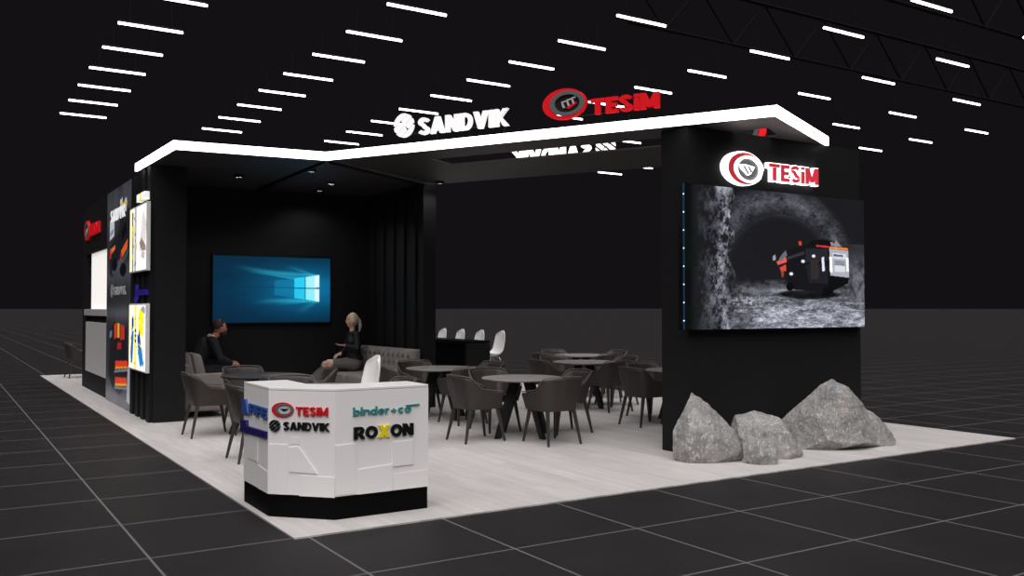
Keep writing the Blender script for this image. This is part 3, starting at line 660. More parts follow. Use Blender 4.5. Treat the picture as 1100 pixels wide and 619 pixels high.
def box_image(kind):
    w, h = 90, 90; I = Img(w, h, '#f6f5f4'); n = fbm(w, h, 6, 31+kind, 5, gain=.7); r = np.random.RandomState(5+kind)
    if kind == 0:
        I.rect(.0, 0, .16, 1, '#f3edb8'); I.rect(.16, 0, .24, .55, '#6b6460'); I.rect(.15, .55, .27, .72, '#d9c814'); I.rect(.14, .72, .22, .95, '#4e4f3e'); I.rect(.30, 0, .42, 1, '#a9a2a0')
        for k in range(22):
            x = r.uniform(.14, .42); y = r.uniform(.02, .95); I.rect(x, y, x+r.uniform(.02, .06), y+r.uniform(.02, .09), r.choice(['#2a2426', '#6a5b50', '#d9c814', '#8d8a88', '#403a3a']))
        for k in range(9): I.seg(.62+k*.035, .30, .84+k*.02, .92-k*.03, .008, '#b3a29c')
        for k in range(7): I.seg(.60, .34+k*.07, .98, .48+k*.065, .006, '#b9aaa6')
        I.poly([(.6, .42), (.74, .30), (.98, .28), (.98, .36), (.72, .5)], '#6d4a3e', .8); I.poly([(.7, .2), (.9, .16), (.95, .26), (.75, .3)], '#8f7f7a', .7)
        I.a *= (.85+.3*n)[..., None].clip(0, 1.05)
    else:
        I.rect(0, 0, .12, 1, '#f4eec4'); I.rect(.33, 0, .47, 1, '#f4e04a'); I.poly([(.55, .72), (.62, .92), (.80, .95), (.92, .80), (.88, .50), (.70, .55)], '#ffe60a')
        I.poly([(.10, .25), (.22, .75), (.30, .80), (.30, .50), (.24, .10), (.14, .06)], '#1b62a4'); I.poly([(.16, .60), (.28, .66), (.28, .86), (.18, .78)], '#0f2f5a')
        I.poly([(.52, .55), (.64, .52), (.82, .30), (.92, .08), (.70, .06), (.58, .25)], '#2076b8'); I.poly([(.55, .45), (.66, .66), (.74, .40), (.66, .30)], '#123a6e')
        I.poly([(.70, .93), (.86, .99), (.98, .95), (.96, .85), (.8, .9)], '#9a9590')
        for k in range(34):
            x = r.uniform(.1, .92); y = r.uniform(.04, .8); I.rect(x, y, x+r.uniform(.015, .06), y+r.uniform(.02, .05), r.choice(['#0e1c30', '#3f8fd0', '#ffffff', '#ffe60a', '#2b2b30']), .8)
        for k in range(3): I.ell(.42, .44+.08*k, .05, .03, '#303036')
    return I
for kind, z0, z1, lab in ((0, 2.185, 3.175, 'upper white lightbox with a photo of grey and yellow machinery'), (1, .72, 1.715, 'lower white lightbox with a photo of blue and yellow machinery')):
    b = empty('lightbox', (.41, 8.06, z0)); tag(b, lab, 'lightbox', 'lightboxes on the slatted booth wall')
    MB().box((-.055, -.66, 0), (0, .66, z1-z0)).build('frame', M['boxside'], b, bevel=.006)
    image_mesh('lit_picture', box_image(kind), (-.057, .64, .02), (0, -1.28, 0), (0, 0, z1-z0-.04), display_mat('lightbox_%d' % kind, 1.25), b)
# small signs on slats
rx = empty('wall_sign', (.41, 7.32, 3.20)); tag(rx, 'small white ROXON sign with yellow X above the upper lightbox', 'sign')
TR = frame_matrix((0, 0, 0), (0, -1, 0))
rx.location = (.41, 7.80, 3.20)
letters('ROXON', TR, -.30, .30, .02, .13, .07, [M['signwhite'], M['signwhite'], M['ylit'], M['signwhite'], M['signwhite']], rx, bold=.27, gap=.04)
nv = empty('wall_sign', (.41, 7.85, 1.84)); tag(nv, 'small dark blue sign between the two lightboxes', 'sign')
def navy_mark(T, s, m, sc=1., depth=.05):
    mb = MB(); mb.prism([(-.62*sc, -.06*sc), (-.52*sc, .0), (-.52*sc, .17*sc), (-.42*sc, .17*sc), (-.40*sc, .09*sc), (-.38*sc, -.02*sc), (-.50*sc, -.08*sc), (-.60*sc, -.14*sc)], 0, depth, T=T); mb.build('emblem', m, s)
    x = -.36*sc
    for k in range(7):
        wd = .10*sc; mb = MB(); mb.box((0, 0, 0), (.001, .001, .001)) if 0 else None
        h1 = .085*sc
        P = [[(0, 0), (.03, 0), (.03, 1), (0, 1)], [(0, 0), (1, 0), (1, .25), (.25, .25), (.25, 1), (0, 1)], [(0, 0), (1, 0), (1, .6), (.75, .6), (.75, .2), (.25, .2), (.25, 1), (0, 1)], [(0, 0), (.3, 0), (.3, .7), (.7, .7), (.7, 0), (1, 0), (1, 1), (0, 1)]][[2, 3, 1, 3, 2, 3, 1][k]]
        mb.prism([(x+a*wd, b*h1) for a, b in P], 0, depth, T=T); mb.build('letter', m, s); x += wd*1.12
navy_mark(TR, nv, M['navylit'], .95, .04)
# hatch
hp = MB().box((.50, 11.45, 1.63), (.575, 13.86, 2.745)); tag(hp.build('hatch_wall_glow', M['wlit']), 'glowing white panel standing in for the lit wall inside the serving hatch', 'panel')  # glow stands in for light on the wall inside the hatch
lg = MB().box((.42, 11.44, 1.50), (.575, 14.28, 1.625)); tag(lg.build('counter_ledge', M['ledge'], bevel=.006), 'grey serving ledge under the white hatch', 'ledge')
gp = MB().box((.45, 11.46, .37), (.535, 14.24, 1.37)); tag(gp.build('wall_panel', M['gpanel'], bevel=.006), 'flat grey front panel below the serving ledge', 'panel')
ts = empty('wall_sign', (.459, 13.4, 3.06)); tag(ts, 'red TESIM sign with ringed emblem above the white hatch', 'sign')
tesim_emblem(TR, -.62, .17, .20, .04, ts, M['red'], M['gray'], M['dark'], M['clight'], sx=1.6)
letters('TESiM', TR, -.22, .98, .03, .24, .05, M['red'], ts, bold=.27)

# ================================================================== RECEPTION COUNTER
ct = empty('reception_counter', (.65, .9, FZ)); tag(ct, 'white angled reception counter with partner logos and a black plinth', 'counter')
ox, oy, oz = ct.location
outer = [(.05, 1.44), (.05, .765), (.445, .36), (1.25, .36)]; inner = [(1.25, .76), (.60, .76), (.42, .92), (.42, 1.44)]
def shrink(p, d): return p
bodyp = [(x-ox, y-oy) for x, y in outer+inner]
MB().prism(bodyp, .178, .99).build('body', M['white'], ct)
MB().prism(bodyp, .992, 1.012).build('worktop', M['white'], ct, bevel=.003)
pin = [(.055, 1.435), (.055, .767), (.447, .365), (1.245, .365), (1.245, .755), (.598, .755), (.415, .918), (.415, 1.435)]
MB().prism([(x-ox, y-oy) for x, y in pin], 0, .176).build('plinth', M['blackp'], ct)
def face_T(p, q):  # frame whose x runs along p->q on the outside face, y = height above platform
    r = Vector((q[0]-p[0], q[1]-p[1], 0)); return Matrix.Translation(Vector((-ox, -oy, -oz))) @ frame_matrix((p[0], p[1], 0), r)
TF = face_T(outer[2], outer[3]); TCH = face_T(outer[1], outer[2]); TLF = face_T(outer[0], outer[1])
def relief(T, polys):
    for p, d in polys:
        mb = MB(); mb.prism(p, .0005, d, T=T); mb.build('relief_panel', M['white'], ct)
relief(TF, [([(0, .20), (.0, .585), (.17, .592), (.17, .57), (.17, .20)], .007), ([(.19, .19), (.19, .385), (.48, .40), (.48, .19)], .008), ([(.49, .38), (.49, .575), (.665, .58), (.665, .385)], .009), ([(.49, .19), (.49, .32), (.805, .33), (.805, .19)], .004)])
relief(TCH, [([(.0, .19), (.0, .58), (.165, .58), (.165, .19)], .006), ([(.18, .37), (.18, .56), (.26, .57), (.42, .365)], .008), ([(.27, .185), (.27, .345), (.566, .34), (.566, .185)], .006), ([(.19, .585), (.27, .585), (.27, .64), (.19, .64)], .004)])
relief(TLF, [([(.12, .40), (.12, .60), (.40, .60), (.40, .40)], .006), ([(.42, .19), (.42, .38), (.67, .36), (.67, .19)], .004)])
def csign(label, T, build):
    s = empty('counter_sign', (ox, oy, oz)); tag(s, label, 'sign'); build(T, s); return s
csign('red TESIM logo with ringed emblem on the counter chamfer', TCH, lambda T, s: (tesim_emblem(T, .128, .852, .058, .012, s, M['cred'], M['cgray'], M['cblack'], M['clight'], 'counter', sx=1.62), letters('TESiM', T, .238, .51, .812, .878, .016, M['cred'], s, bold=.225, gap=.09)))
csign('black SANDVIK logo below the red logo on the counter chamfer', TCH, lambda T, s: (sandvik_emblem(T, .058, .726, .046, .016, s, M['cblack'], sx=1.02), letters('SANDVIK', T, .132, .52, .695, .758, .016, M['cblack'], s, bold=.235, gap=.07)))
def bbinder(T, s):
    letters('binder', T, .145, .455, .808, .872, .014, M['teal'], s, bold=.165, gap=.08); letters('+', T, .47, .515, .808, .872, .014, M['teal'], s, bold=.15)
    letters('co', T, .53, .645, .808, .872, .014, M['teal'], s, bold=.165, gap=.08)
    mb = MB(); mb.prism([(.60, .856), (.72, .862), (.72, .871), (.60, .867)], 0, .014, T=T); mb.build('tail_bar', M['teal'], s)
csign('teal binder+co lettering on the counter front', TF, bbinder)
csign('black ROXON logo with yellow X on the counter front', TF, lambda T, s: letters('ROXON', T, .15, .665, .622, .718, .018, [M['cblack'], M['cblack'], M['yellow'], M['cblack'], M['cblack']], s, bold=.27, gap=.03))
def bblue(T, s):
    mb = MB(); mb.prism([(.0, .755), (.0, .875), (.10, .885), (.15, .80), (.19, .765)], 0, .02, T=T); mb.build('emblem', M['blue'], s)
    letters('FIFE', T, .20, .655, .775, .858, .02, M['blue'], s, bold=.27, gap=.04)
csign('mid blue logo on the counter left side, upper of two', TLF, bblue)
def bnavy(T, s):
    mb = MB(); mb.prism([(-.04, .60), (-.02, .70), (.13, .71), (.15, .665), (.19, .655), (.19, .61), (.10, .605)], 0, .024, T=T); mb.build('emblem', M['navy'], s)
    mb = MB(); mb.prism([(.19, .612), (.655, .628), (.655, .675), (.19, .665)], 0, .024, T=T); mb.build('bar', M['navy'], s)
csign('dark navy logo on the counter left side, lower of two', TLF, bnavy)

# ================================================================== FURNITURE
def make_chair():
    r = empty('tub_chair')
    # plan path of the shell (U opening to +x)
    def plan(t, sc):
        # t in -1..1 ; front left arm -> back -> front right
        a = abs(t); sgn = 1 if t > 0 else -1
        hw, bk, fr = .285*sc, -.275*sc, .235
        # rounded corner
        Lb, Ls = hw-.10, fr-bk-.10; Lc = .10*PI/2; T = Lb+Lc+Ls; s = a*T
        if s < Lb: return (bk, sgn*s)
        if s < Lb+Lc:
            th = (s-Lb)/.10; return (bk+.10-.10*math.cos(th), sgn*(Lb+.10*math.sin(th)))
        return (bk+.10+(s-Lb-Lc), sgn*hw)
    def top(t):
        a = abs(t)
        if a < .36: return .805-.015*(a/.36)**2
        if a < .60: u = (a-.36)/.24; u = u*u*(3-2*u)*.5+u*.5; return .79+(.64-.79)*u
        return .64-.04*((a-.60)/.40)
    nt, nv_ = 44, 8; V = []
    for i in range(nt+1):
        t = -1+2*i/nt
        for j in range(nv_+1):
            f = j/nv_; sc = .76+.24*f**.9; x, y = plan(t, sc); z = .405+(top(t)-.405)*f
            back = max(0, 1-abs(t)/.5); x -= .05*f*back; V.append((x, y, z))
    F = [(i*(nv_+1)+j, (i+1)*(nv_+1)+j, (i+1)*(nv_+1)+j+1, i*(nv_+1)+j+1) for i in range(nt) for j in range(nv_)]
    mb = MB(); mb.add(V, F); o = mb.build('shell', M['chair'], r, smooth=True)
    apply_mods(o, [('SOLIDIFY', dict(thickness=.032, offset=0)), ('SUBSURF', dict(levels=1))])
    rim = [Vector(V[i*(nv_+1)+nv_]) for i in range(nt+1)]
    mb = MB(); mb.tube([p+Vector((0, 0, .014)) for p in rim], .007, 6); mb.build('piping', M['piping'], r, smooth=True)
    poly = [plan(-1+2*i/24, .84) for i in range(25)]+[(.27, .19), (.28, 0), (.27, -.19)]
    sb = MB(); sb.prism(poly, .40, .475); sb.build('seat', M['chair'], r, bevel=.018, smooth=True)
    for sx, sy in ((-1, 1), (-1, -1), (1, 1), (1, -1)):
        xa, ya = (-.19 if sx < 0 else .20), .19*sy; xb, yb = (-.275 if sx < 0 else .28), .235*sy
        a = .019; b = .011; mb = MB()
        mb.hexa([(xb-b, yb-b, 0), (xb+b, yb-b, 0), (xb+b, yb+b, 0), (xb-b, yb+b, 0)], [(xa-a, ya-a, .405), (xa+a, ya-a, .405), (xa+a, ya+a, .405), (xa-a, ya+a, .405)])
        mb.build('leg', M['cleg'], r)
    return r
def make_table(topm):
    r = empty('round_table')
    mb = MB(); mb.lathe([(.40, .715), (.505, .722), (.52, .735), (.52, .745), (.515, .75)], 56); mb.build('tabletop', topm, r, smooth=False)
    MB().lathe([(.14, .70), (.14, .716)], 24).build('hub', M['tleg'], r)
    for k in range(4):
        an = k*PI/2+.12; c, s = math.cos(an), math.sin(an)
        def q(rad, t, z): return (rad*c-t*s, rad*s+t*c, z)
        mb = MB(); mb.hexa([q(.36, -.022, 0), q(.44, -.022, 0), q(.44, .022, 0), q(.36, .022, 0)], [q(.05, -.028, .702), q(.19, -.028, .702), q(.19, .028, .702), q(.05, .028, .702)])
        mb.build('leg', M['tleg'], r)
    return r
tables = [  # x, y, name of place, dark
    (4.19, 3.48, 'nearest open-floor table', 0), (4.20, 5.72, 'table behind the nearest one beside the sofa', 0), (6.95, 3.50, 'table half hidden by the screen wall', 0),
    (6.95, 5.84, 'middle back table', 0), (8.20, 7.62, 'farthest back table', 0), (1.50, 5.70, 'plum-topped lounge table behind the counter', 1)]
tlab = ['round grey table nearest the camera on the open floor', 'round grey table beside the tufted sofa, right of the counter', 'round grey table half hidden behind the screen wall',
        'nearer of two overlapping round grey tables at the back', 'farther of two overlapping round grey tables at the back', 'round dark plum table between counter and left sofa']
where = ['the nearest open-floor table', 'the table beside the tufted sofa', 'the table half hidden by the screen wall', 'the nearer of the two back tables', 'the farthest back table', 'the dark lounge table']
side = ['left', 'near', 'right', 'far']
P_ch = make_chair(); P_tb = make_table(M['ttop']); first = [True]
def put_chair(x, y, rz, label):
    o = P_ch if first[0] else copy_tree(P_ch); first[0] = False
    o.location = (x, y, FZ); o.rotation_euler = (0, 0, rz); tag(o, label, 'chair', 'taupe tub chairs around the tables'); return o
for i, (x, y, _, dk) in enumerate(tables):
    if dk:
        t = make_table(M['ttopd'])
    else: t = P_tb if i == 0 else copy_tree(P_tb)
    t.location = (x, y, FZ); tag(t, tlab[i], 'table', None if dk else 'round grey tables on the booth floor')
    for k, (dx, dy, rz) in enumerate(((-.69, 0, 0), (0, -.68, PI/2), (.68, 0, PI), (0, .68, -PI/2))):
        jx, jy, jr = random.uniform(-.01, .01), random.uniform(-.01, .01), random.uniform(-.04, .04)
        put_chair(x+dx+jx, y+dy+jy, rz+jr, 'taupe tub chair on the %s side of %s' % (side[k], where[i]))
put_chair(.80, 3.52, 0, 'taupe tub chair just behind the counter, its back to the walkway')
put_chair(1.50, 4.28, -PI/2, 'taupe tub chair showing its back over the middle of the counter')
put_chair(2.30, 3.50, PI, 'dark tub chair partly hidden behind the white shell chair')
t = copy_tree(P_tb); t.location = (1.55, 3.5, FZ); tag(t, 'round grey table just behind the white reception counter', 'table', 'round grey tables on the booth floor')
put_chair(.72, 17.35, .1, 'lone tub chair at the far left end of the platform')

# shell stools
def make_stool():
    r = empty('shell_stool'); prof = [(.22, .735), (.20, .745), (.12, .728), (.02, .715), (-.08, .722), (-.15, .755), (-.19, .83), (-.215, .93), (-.235, 1.04), (-.25, 1.14), (-.255, 1.205)]
    wd = [.17, .19, .205, .21, .21, .21, .205, .20, .19, .165, .09]
    V = []; n = 12
    for i, ((x, z), w_) in enumerate(zip(prof, wd)):
        for j in range(n+1):
            u = -1+2*j/n; y = w_*u
            lift = .045*abs(u)**2.4 if i < 6 else 0; fwd = .06*abs(u)**2.2 if i >= 4 else 0
            V.append((x+fwd, y, z+lift-(.05*abs(u)**3 if i == len(prof)-1 else 0)))
    F = [(i*(n+1)+j, (i+1)*(n+1)+j, (i+1)*(n+1)+j+1, i*(n+1)+j+1) for i in range(len(prof)-1) for j in range(n)]
    mb = MB(); mb.add(V, F); o = mb.build('seat_shell', M['whitep'], r, smooth=True)
    apply_mods(o, [('SOLIDIFY', dict(thickness=.014, offset=0)), ('SUBSURF', dict(levels=2))])
    for sx, sy in ((1, 1), (1, -1), (-1, 1), (-1, -1)):
        mb = MB(); mb.tube([(.02, .02*sy, .70), (.09*sx+.0, .11*sy, .69), (.13*sx, .14*sy, .60), (.21*sx, .20*sy, .0)], .010, 8); mb.build('leg', M['chrome'], r, smooth=True)
    mb = MB(); q = .178; h = .26; mb.tube([(q, q*.98, h), (-q, q*.98, h), (-q, -q*.98, h), (q, -q*.98, h), (q, q*.98, h)], .008, 6); mb.build('footrest', M['chrome'], r)
    return r
st = make_stool(); st.location = (1.06, 1.50, FZ); st.rotation_euler = (0, 0, PI*.99)
tag(st, 'white shell stool rising behind the reception counter', 'stool')
for k, (y, nm) in enumerate(((8.76, 'nearest, fully seen at the bar end'), (9.55, 'second, only its back above the bar'), (10.35, 'third, only its back above the bar'), (11.15, 'farthest, only its back above the bar'))):
    o = copy_tree(st); o.location = (6.92, y, FZ); o.rotation_euler = (0, 0, PI); tag(o, 'white shell bar stool, '+nm, 'stool', 'white shell stools along the black bar')
bar = empty('bar_counter', (5.95, 8.05, FZ)); tag(bar, 'black block bar counter in front of the white stools', 'bar counter')
MB().box((.02, .06, 0), (.48, 3.6, .99)).build('body', M['blackp'], bar)
MB().box((-.02, .04, .99), (.52, 3.65, 1.04)).build('bar_top', M['black'], bar, bevel=.004)
MB().box((.0, .0, 0), (.50, .055, .985)).build('end_panel', M['metal'], bar, bevel=.004)

# sofas
def make_sofa(L, tuft, label, fab):
    """faces +x, back at x=0, length L along y"""
    r = empty('sofa'); tag(r, label, 'sofa')
    MB().box((.06, .04, .10), (.86, L-.04, .34)).build('base', fab, r, bevel=.02)
    ny, nz = int(L/.03), 20; V = []; 
    for j in range(nz+1):
        for i in range(ny+1):
            y = .10+(L-.20)*i/ny; f = j/nz; z = .50+.46*f; x = .30-.12*f
            if tuft:
                s = .19; row = round((f-.12)/.27); yy = (y/s+.5*(row % 2)) % 1
                dd = math.hypot((yy-.5)*s, (f-.12-row*.27)*.46); x -= .035*math.exp(-(dd/.032)**2); x += .012*math.cos(2*PI*(yy-.5))*-1
            ed = min(1, min(i, ny-i)/2.5, (nz-j)/2.5); x -= .05*(1-ed)**2
            V.append((x, y, z))
    n0 = len(V); V += [(.02+.0*v[0], v[1], v[2]) for v in V[:n0]]
    W = ny+1; F = []
    for j in range(nz):
        for i in range(ny):
            a = j*W+i; F += [(a, a+1, a+W+1, a+W), (n0+a, n0+a+W, n0+a+W+1, n0+a+1)]
    for i in range(ny): F += [(i, n0+i, n0+i+1, i+1), (nz*W+i, nz*W+i+1, n0+nz*W+i+1, n0+nz*W+i)]
    for j in range(nz): F += [(j*W, (j+1)*W, n0+(j+1)*W, n0+j*W), (j*W+ny, n0+j*W+ny, n0+(j+1)*W+ny, (j+1)*W+ny)]
    mb = MB(); mb.add(V, F); mb.build('backrest', fab, r, smooth=True)
    MB().box((.0, .02, .12), (.14, L-.02, .80)).build('back_frame', fab, r, bevel=.03, seg=3)
    nseat = 2
    for k in range(nseat):
        y0 = .16+(L-.32)*k/nseat; y1 = .16+(L-.32)*(k+1)/nseat-.01
        MB().box((.24, y0, .345), (.90, y1, .53)).build('seat_cushion', M['sofa2'], r, bevel=.045, seg=4, smooth=True)
    if not tuft:
        for k in range(nseat):
            y0 = .16+(L-.32)*k/nseat; y1 = .16+(L-.32)*(k+1)/nseat-.02
            mb = MB(); mb.hexa([(.30, y0, .535), (.50, y0, .535), (.50, y1, .535), (.30, y1, .535)], [(.20, y0, .97), (.38, y0, .94), (.38, y1, .94), (.20, y1, .97)]); mb.build('back_cushion', M['sofa2'], r, bevel=.05, seg=4, smooth=True)
    for y0 in (0, L-.16): MB().box((.06, y0, .10), (.88, y0+.16, .66)).build('armrest', fab, r, bevel=.04, seg=4, smooth=True)
    for x in (.12, .80):
        for y in (.10, L-.10): MB().lathe([(.014, 0), (.024, .10)], 12, c=(x, y)).build('foot', M['tleg'], r)
    return r
s1 = make_sofa(2.36, True, 'long taupe tufted sofa the blonde woman sits on', M['sofa']); s1.location = (4.54, 9.31, FZ); s1.rotation_euler = (0, 0, PI)
s2 = make_sofa(2.05, False, 'pale taupe sofa with loose cushions the dark suited man sits on', M['sofa']); s2.location = (.90, 7.60, FZ); s2.scale = (.84, 1, 1)

# ================================================================== PEOPLE
def head_mesh(mb, c, yaw, sc=1., pitch=0.):
    R = Matrix.Rotation(yaw, 3, 'Z') @ Matrix.Rotation(pitch, 3, 'Y')
    def fn(u, p):
        x, y, z = p
        if u.z < 0: y *= 1-.30*u.z*u.z; x *= 1-.12*u.z*u.z
        if u.x > 0:
            x *= .92
            x += .026*math.exp(-((u.y)/.13)**2-((u.z+.12)/.20)**2)            # nose
            x -= .010*(math.exp(-((u.y-.34)/.16)**2-((u.z-.12)/.12)**2)+math.exp(-((u.y+.34)/.16)**2-((u.z-.12)/.12)**2))
            x += .008*math.exp(-((u.y)/.26)**2-((u.z+.50)/.08)**2)          # lips
            x += .016*math.exp(-((u.y)/.30)**2-((u.z+.86)/.18)**2)          # chin
        return Vector((x, y, z))*sc
    mb.ell(c, (.098, .077, .122), 48, 32, R=R, fn=fn)
    for s in (-1, 1): mb.ell(Vector(c)+R @ Vector((-.004, .077*s, -.006))*sc, (.018*sc, .010*sc, .032*sc), 12, 8, R=R)
    return R
def remesh(o, vox=.006, sm=3):
    return apply_mods(o, [('REMESH', dict(mode='VOXEL', voxel_size=vox, use_smooth_shade=True)), ('SMOOTH', dict(iterations=sm, factor=.5))])
def hand(mb, wrist, dirv, up, side, curl=.3, sc=1.):
    """palm + four fingers + thumb; dirv = along the hand, up = back-of-hand normal, side = thumb side"""
    d = Vector(dirv).normalized(); u = Vector(up); u = (u-d*u.dot(d)).normalized(); s = d.cross(u)*side; w = Vector(wrist)
    pc = w+d*.05*sc
    for t in (-.028, -.010, .010, .028): mb.cap(w+s*t*.6*sc+d*.01*sc, w+s*t*sc+d*.088*sc, .015*sc, .012*sc, 8)
    for t, L in ((-.031, .062), (-.011, .074), (.010, .080), (.030, .072)):
        b = w+s*t*sc+d*.088*sc; a = curl; p = b; dd = d
        for q, l in enumerate((.45, .32, .23)):
            dd = (dd*math.cos(a*.6)-u*math.sin(a*.6)).normalized(); n = p+dd*L*l*sc; mb.cap(p, n, (.0095-.001*q)*sc, (.0088-.001*q)*sc, 8); p = n
    b = w+s*.026*sc+d*.022*sc; m1 = b+(s*.75+d*.65).normalized()*.040*sc; m2 = m1+(s*.35+d*.95-u*.2).normalized()*.030*sc
    mb.cap(b, m1, .014*sc, .011*sc, 8); mb.cap(m1, m2, .0105*sc, .009*sc, 8)
K = 1.10
# ---- woman, faces -x
wm = empty('person', (4.0, 8.80, FZ)); tag(wm, 'seated blonde person in black shirt and grey skirt gesturing with one hand', 'person')
def W(x, y, z): return Vector((x, y, z))   # local, facing -x is negative x
hipz = .66
J = dict(pel=W(.10, 0, .66), waist=W(.09, 0, .84), chest=W(.08, 0, 1.06), neck=W(.06, 0, 1.235), head=W(.045, 0, 1.415),
         sL=W(.09, .17, 1.17), sR=W(.07, -.17, 1.17), eR=W(.05, -.245, .93), wR=W(-.16, -.19, .99), eL=W(.07, .24, .91), wL=W(-.12, .10, .84),
         hL=W(.06, .09, .64), hR=W(.06, -.09, .64), kL=W(-.40, .10, .66), kR=W(-.40, -.06, .69), aL=W(-.38, .08, .12), aR=W(-.30, .02, .24), tL=W(-.52, .08, .055), tR=W(-.44, .0, .12))
b = MB()
b.cap(J['pel'], J['waist'], .125, .10); b.cap(J['waist'], J['chest'], .10, .115); b.cap(J['sL'], J['sR'], .055, .055); b.cap(J['chest'], J['neck']-W(0, 0, .03), .10, .055); b.cap(J['neck']-W(0, 0, .04), J['head']-W(-.01, 0, .06), .046, .046)
for s in 'LR':
    b.cap(J['s'+s], J['e'+s], .048, .036); b.cap(J['e'+s], J['w'+s], .036, .024); b.cap(J['h'+s], J['k'+s], .088, .058); b.cap(J['k'+s], J['k'+s]*.6+J['a'+s]*.4, .056, .052); b.cap(J['k'+s]*.6+J['a'+s]*.4, J['a'+s], .052, .034)
    b.cap(J['a'+s]-W(-.02, 0, .03), J['t'+s], .032, .022)
hand(b, J['wR'], (-1, -.05, .08), (0, 0, -1), 1, .25, 1.05); hand(b, J['wL'], (-.8, -.3, -.3), (0, 0, 1), -1, .5, 1.05)
Rh = head_mesh(b, J['head'], PI+.10, 1.06)
o = b.build('body', [M['skin'], M['lip'], M['eye']], wm); remesh(o, .0055)
b = MB(); g = .016
b.cap(J['pel']+W(0, 0, .08), J['waist'], .125+g, .102+g); b.cap(J['waist'], J['chest'], .102+g, .118+g); b.cap(J['sL'], J['sR'], .062, .062); b.cap(J['chest'], J['neck']-W(0, 0, .05), .105, .066)
b.ell(J['chest']+W(-.07, .06, -.02), (.07, .065, .07)); b.ell(J['chest']+W(-.07, -.06, -.02), (.07, .065, .07))
for s in 'LR': b.cap(J['s'+s], J['e'+s], .062, .050); b.cap(J['e'+s], J['e'+s]*.15+J['w'+s]*.85, .050, .036)
o = b.build('shirt', M['shirt'], wm); remesh(o, .008)
b = MB(); b.cap(J['pel']+W(0, 0, .04), J['pel']-W(0, 0, .0), .140, .148)
for s in 'LR': b.cap(J['h'+s], J['h'+s]*.25+J['k'+s]*.75, .112, .084)
b.cap(J['pel'], (J['hL']*.4+J['kL']*.6+J['hR']*.4+J['kR']*.6)*.5, .13, .085)
o = b.build('skirt', M['skirt'], wm); remesh(o, .009)
for s in 'LR':
    b = MB(); a, t = J['a'+s], J['t'+s]; b.cap(a-W(-.02, 0, .045), t, .036, .026); b.tube([a-W(-.05, 0, .05), a-W(-.055, 0, .105)], [.016, .008], 8); o = b.build('shoe', M['shoe'], wm, smooth=True)
hc = J['head']
def hairshell(u, p):
    k = 1.0
    if u.x > .25 and u.z < .62: k = .90      # leave the face free (x is facing)
    return p*k
b = MB(); b.ell(hc+W(.022, 0, .022), (.108, .090, .122), 32, 20, R=Matrix.Rotation(PI+.1, 3, 'Z'), fn=lambda u, p: p*(.84 if (u.x > .30 and u.z < .60) else 1.0))
o = b.build('hair', M['blonde'], wm, smooth=True); remesh(o, .006, 6)
b = MB(); b.ell(hc+W(.13, 0, .02), (.03, .032, .035)); b.cap(hc+W(.145, 0, .0), hc+W(.165, 0, -.09), .032, .034); b.cap(hc+W(.165, 0, -.09), hc+W(.15, 0, -.19), .034, .014)
o = b.build('ponytail', M['white_hair'], wm, smooth=True); remesh(o, .006)
for s in (-1, 1):
    b = MB(); b.ell(hc+Rh @ Vector((.086, .030*s, .014)), (.008, .013, .007), 10, 8); b.build('eye', M['eye'], wm, smooth=True)
b = MB(); b.ell(hc+Rh @ Vector((.094, 0, -.062)), (.010, .024, .007), 12, 8); b.build('mouth', M['lip'], wm, smooth=True)

# ---- man, faces +x
mn = empty('person', (1.46, 8.66, FZ)); tag(mn, 'seated bearded person in dark suit leaning forward with hands together', 'person')
J = dict(pel=W(-.12, 0, .66), waist=W(-.10, 0, .82), chest=W(.02, 0, 1.02), neck=W(.17, 0, 1.185), head=W(.265, 0, 1.315),
         sL=W(.10, .20, 1.11), sR=W(.10, -.20, 1.11), eR=W(.20, -.26, .84), wR=W(.43, -.12, .74), eL=W(.22, .26, .86), wL=W(.44, .06, .76),
         hL=W(-.08, .10, .64), hR=W(-.08, -.10, .64), kL=W(.42, .16, .62), kR=W(.42, -.16, .60), aL=W(.44, .15, .11), aR=W(.42, -.15, .11), tL=W(.62, .16, .04), tR=W(.60, -.16, .04))
b = MB()
b.cap(J['pel'], J['waist'], .135, .12); b.cap(J['waist'], J['chest'], .12, .135); b.cap(J['sL'], J['sR'], .065, .065); b.cap(J['chest'], J['neck']-W(.03, 0, .03), .12, .062); b.cap(J['neck']-W(.03, 0, .04), J['head']-W(.02, 0, .06), .055, .052)
for s in 'LR':
    b.cap(J['s'+s], J['e'+s], .056, .044); b.cap(J['e'+s], J['w'+s], .044, .028); b.cap(J['h'+s], J['k'+s], .09, .062); b.cap(J['k'+s], J['k'+s]*.6+J['a'+s]*.4, .06, .056); b.cap(J['k'+s]*.6+J['a'+s]*.4, J['a'+s], .056, .04); b.cap(J['a'+s]-W(.02, 0, .03), J['t'+s], .036, .028)
hand(b, J['wR'], (.8, .45, -.1), (0, -.5, 1), 1, .6, 1.1); hand(b, J['wL'], (.8, -.4, -.1), (0, .5, 1), -1, .6, 1.1)
Rh = head_mesh(b, J['head'], .0, 1.06, .08)
o = b.build('body', M['skin2'], mn); remesh(o, .0055)
b = MB(); g = .02
b.cap(J['pel']+W(0, 0, .02), J['waist'], .155, .14); b.cap(J['waist'], J['chest'], .14, .155); b.cap(J['sL'], J['sR'], .082, .082); b.cap(J['chest'], J['neck']-W(.05, 0, .06), .135, .082)
for s in 'LR': b.cap(J['s'+s], J['e'+s], .076, .062); b.cap(J['e'+s], J['e'+s]*.12+J['w'+s]*.88, .060, .044)
o = b.build('jacket', M['suit'], mn); remesh(o, .009)
b = MB()
b.cap(J['pel'], J['pel']-W(0, 0, .02), .15, .15)
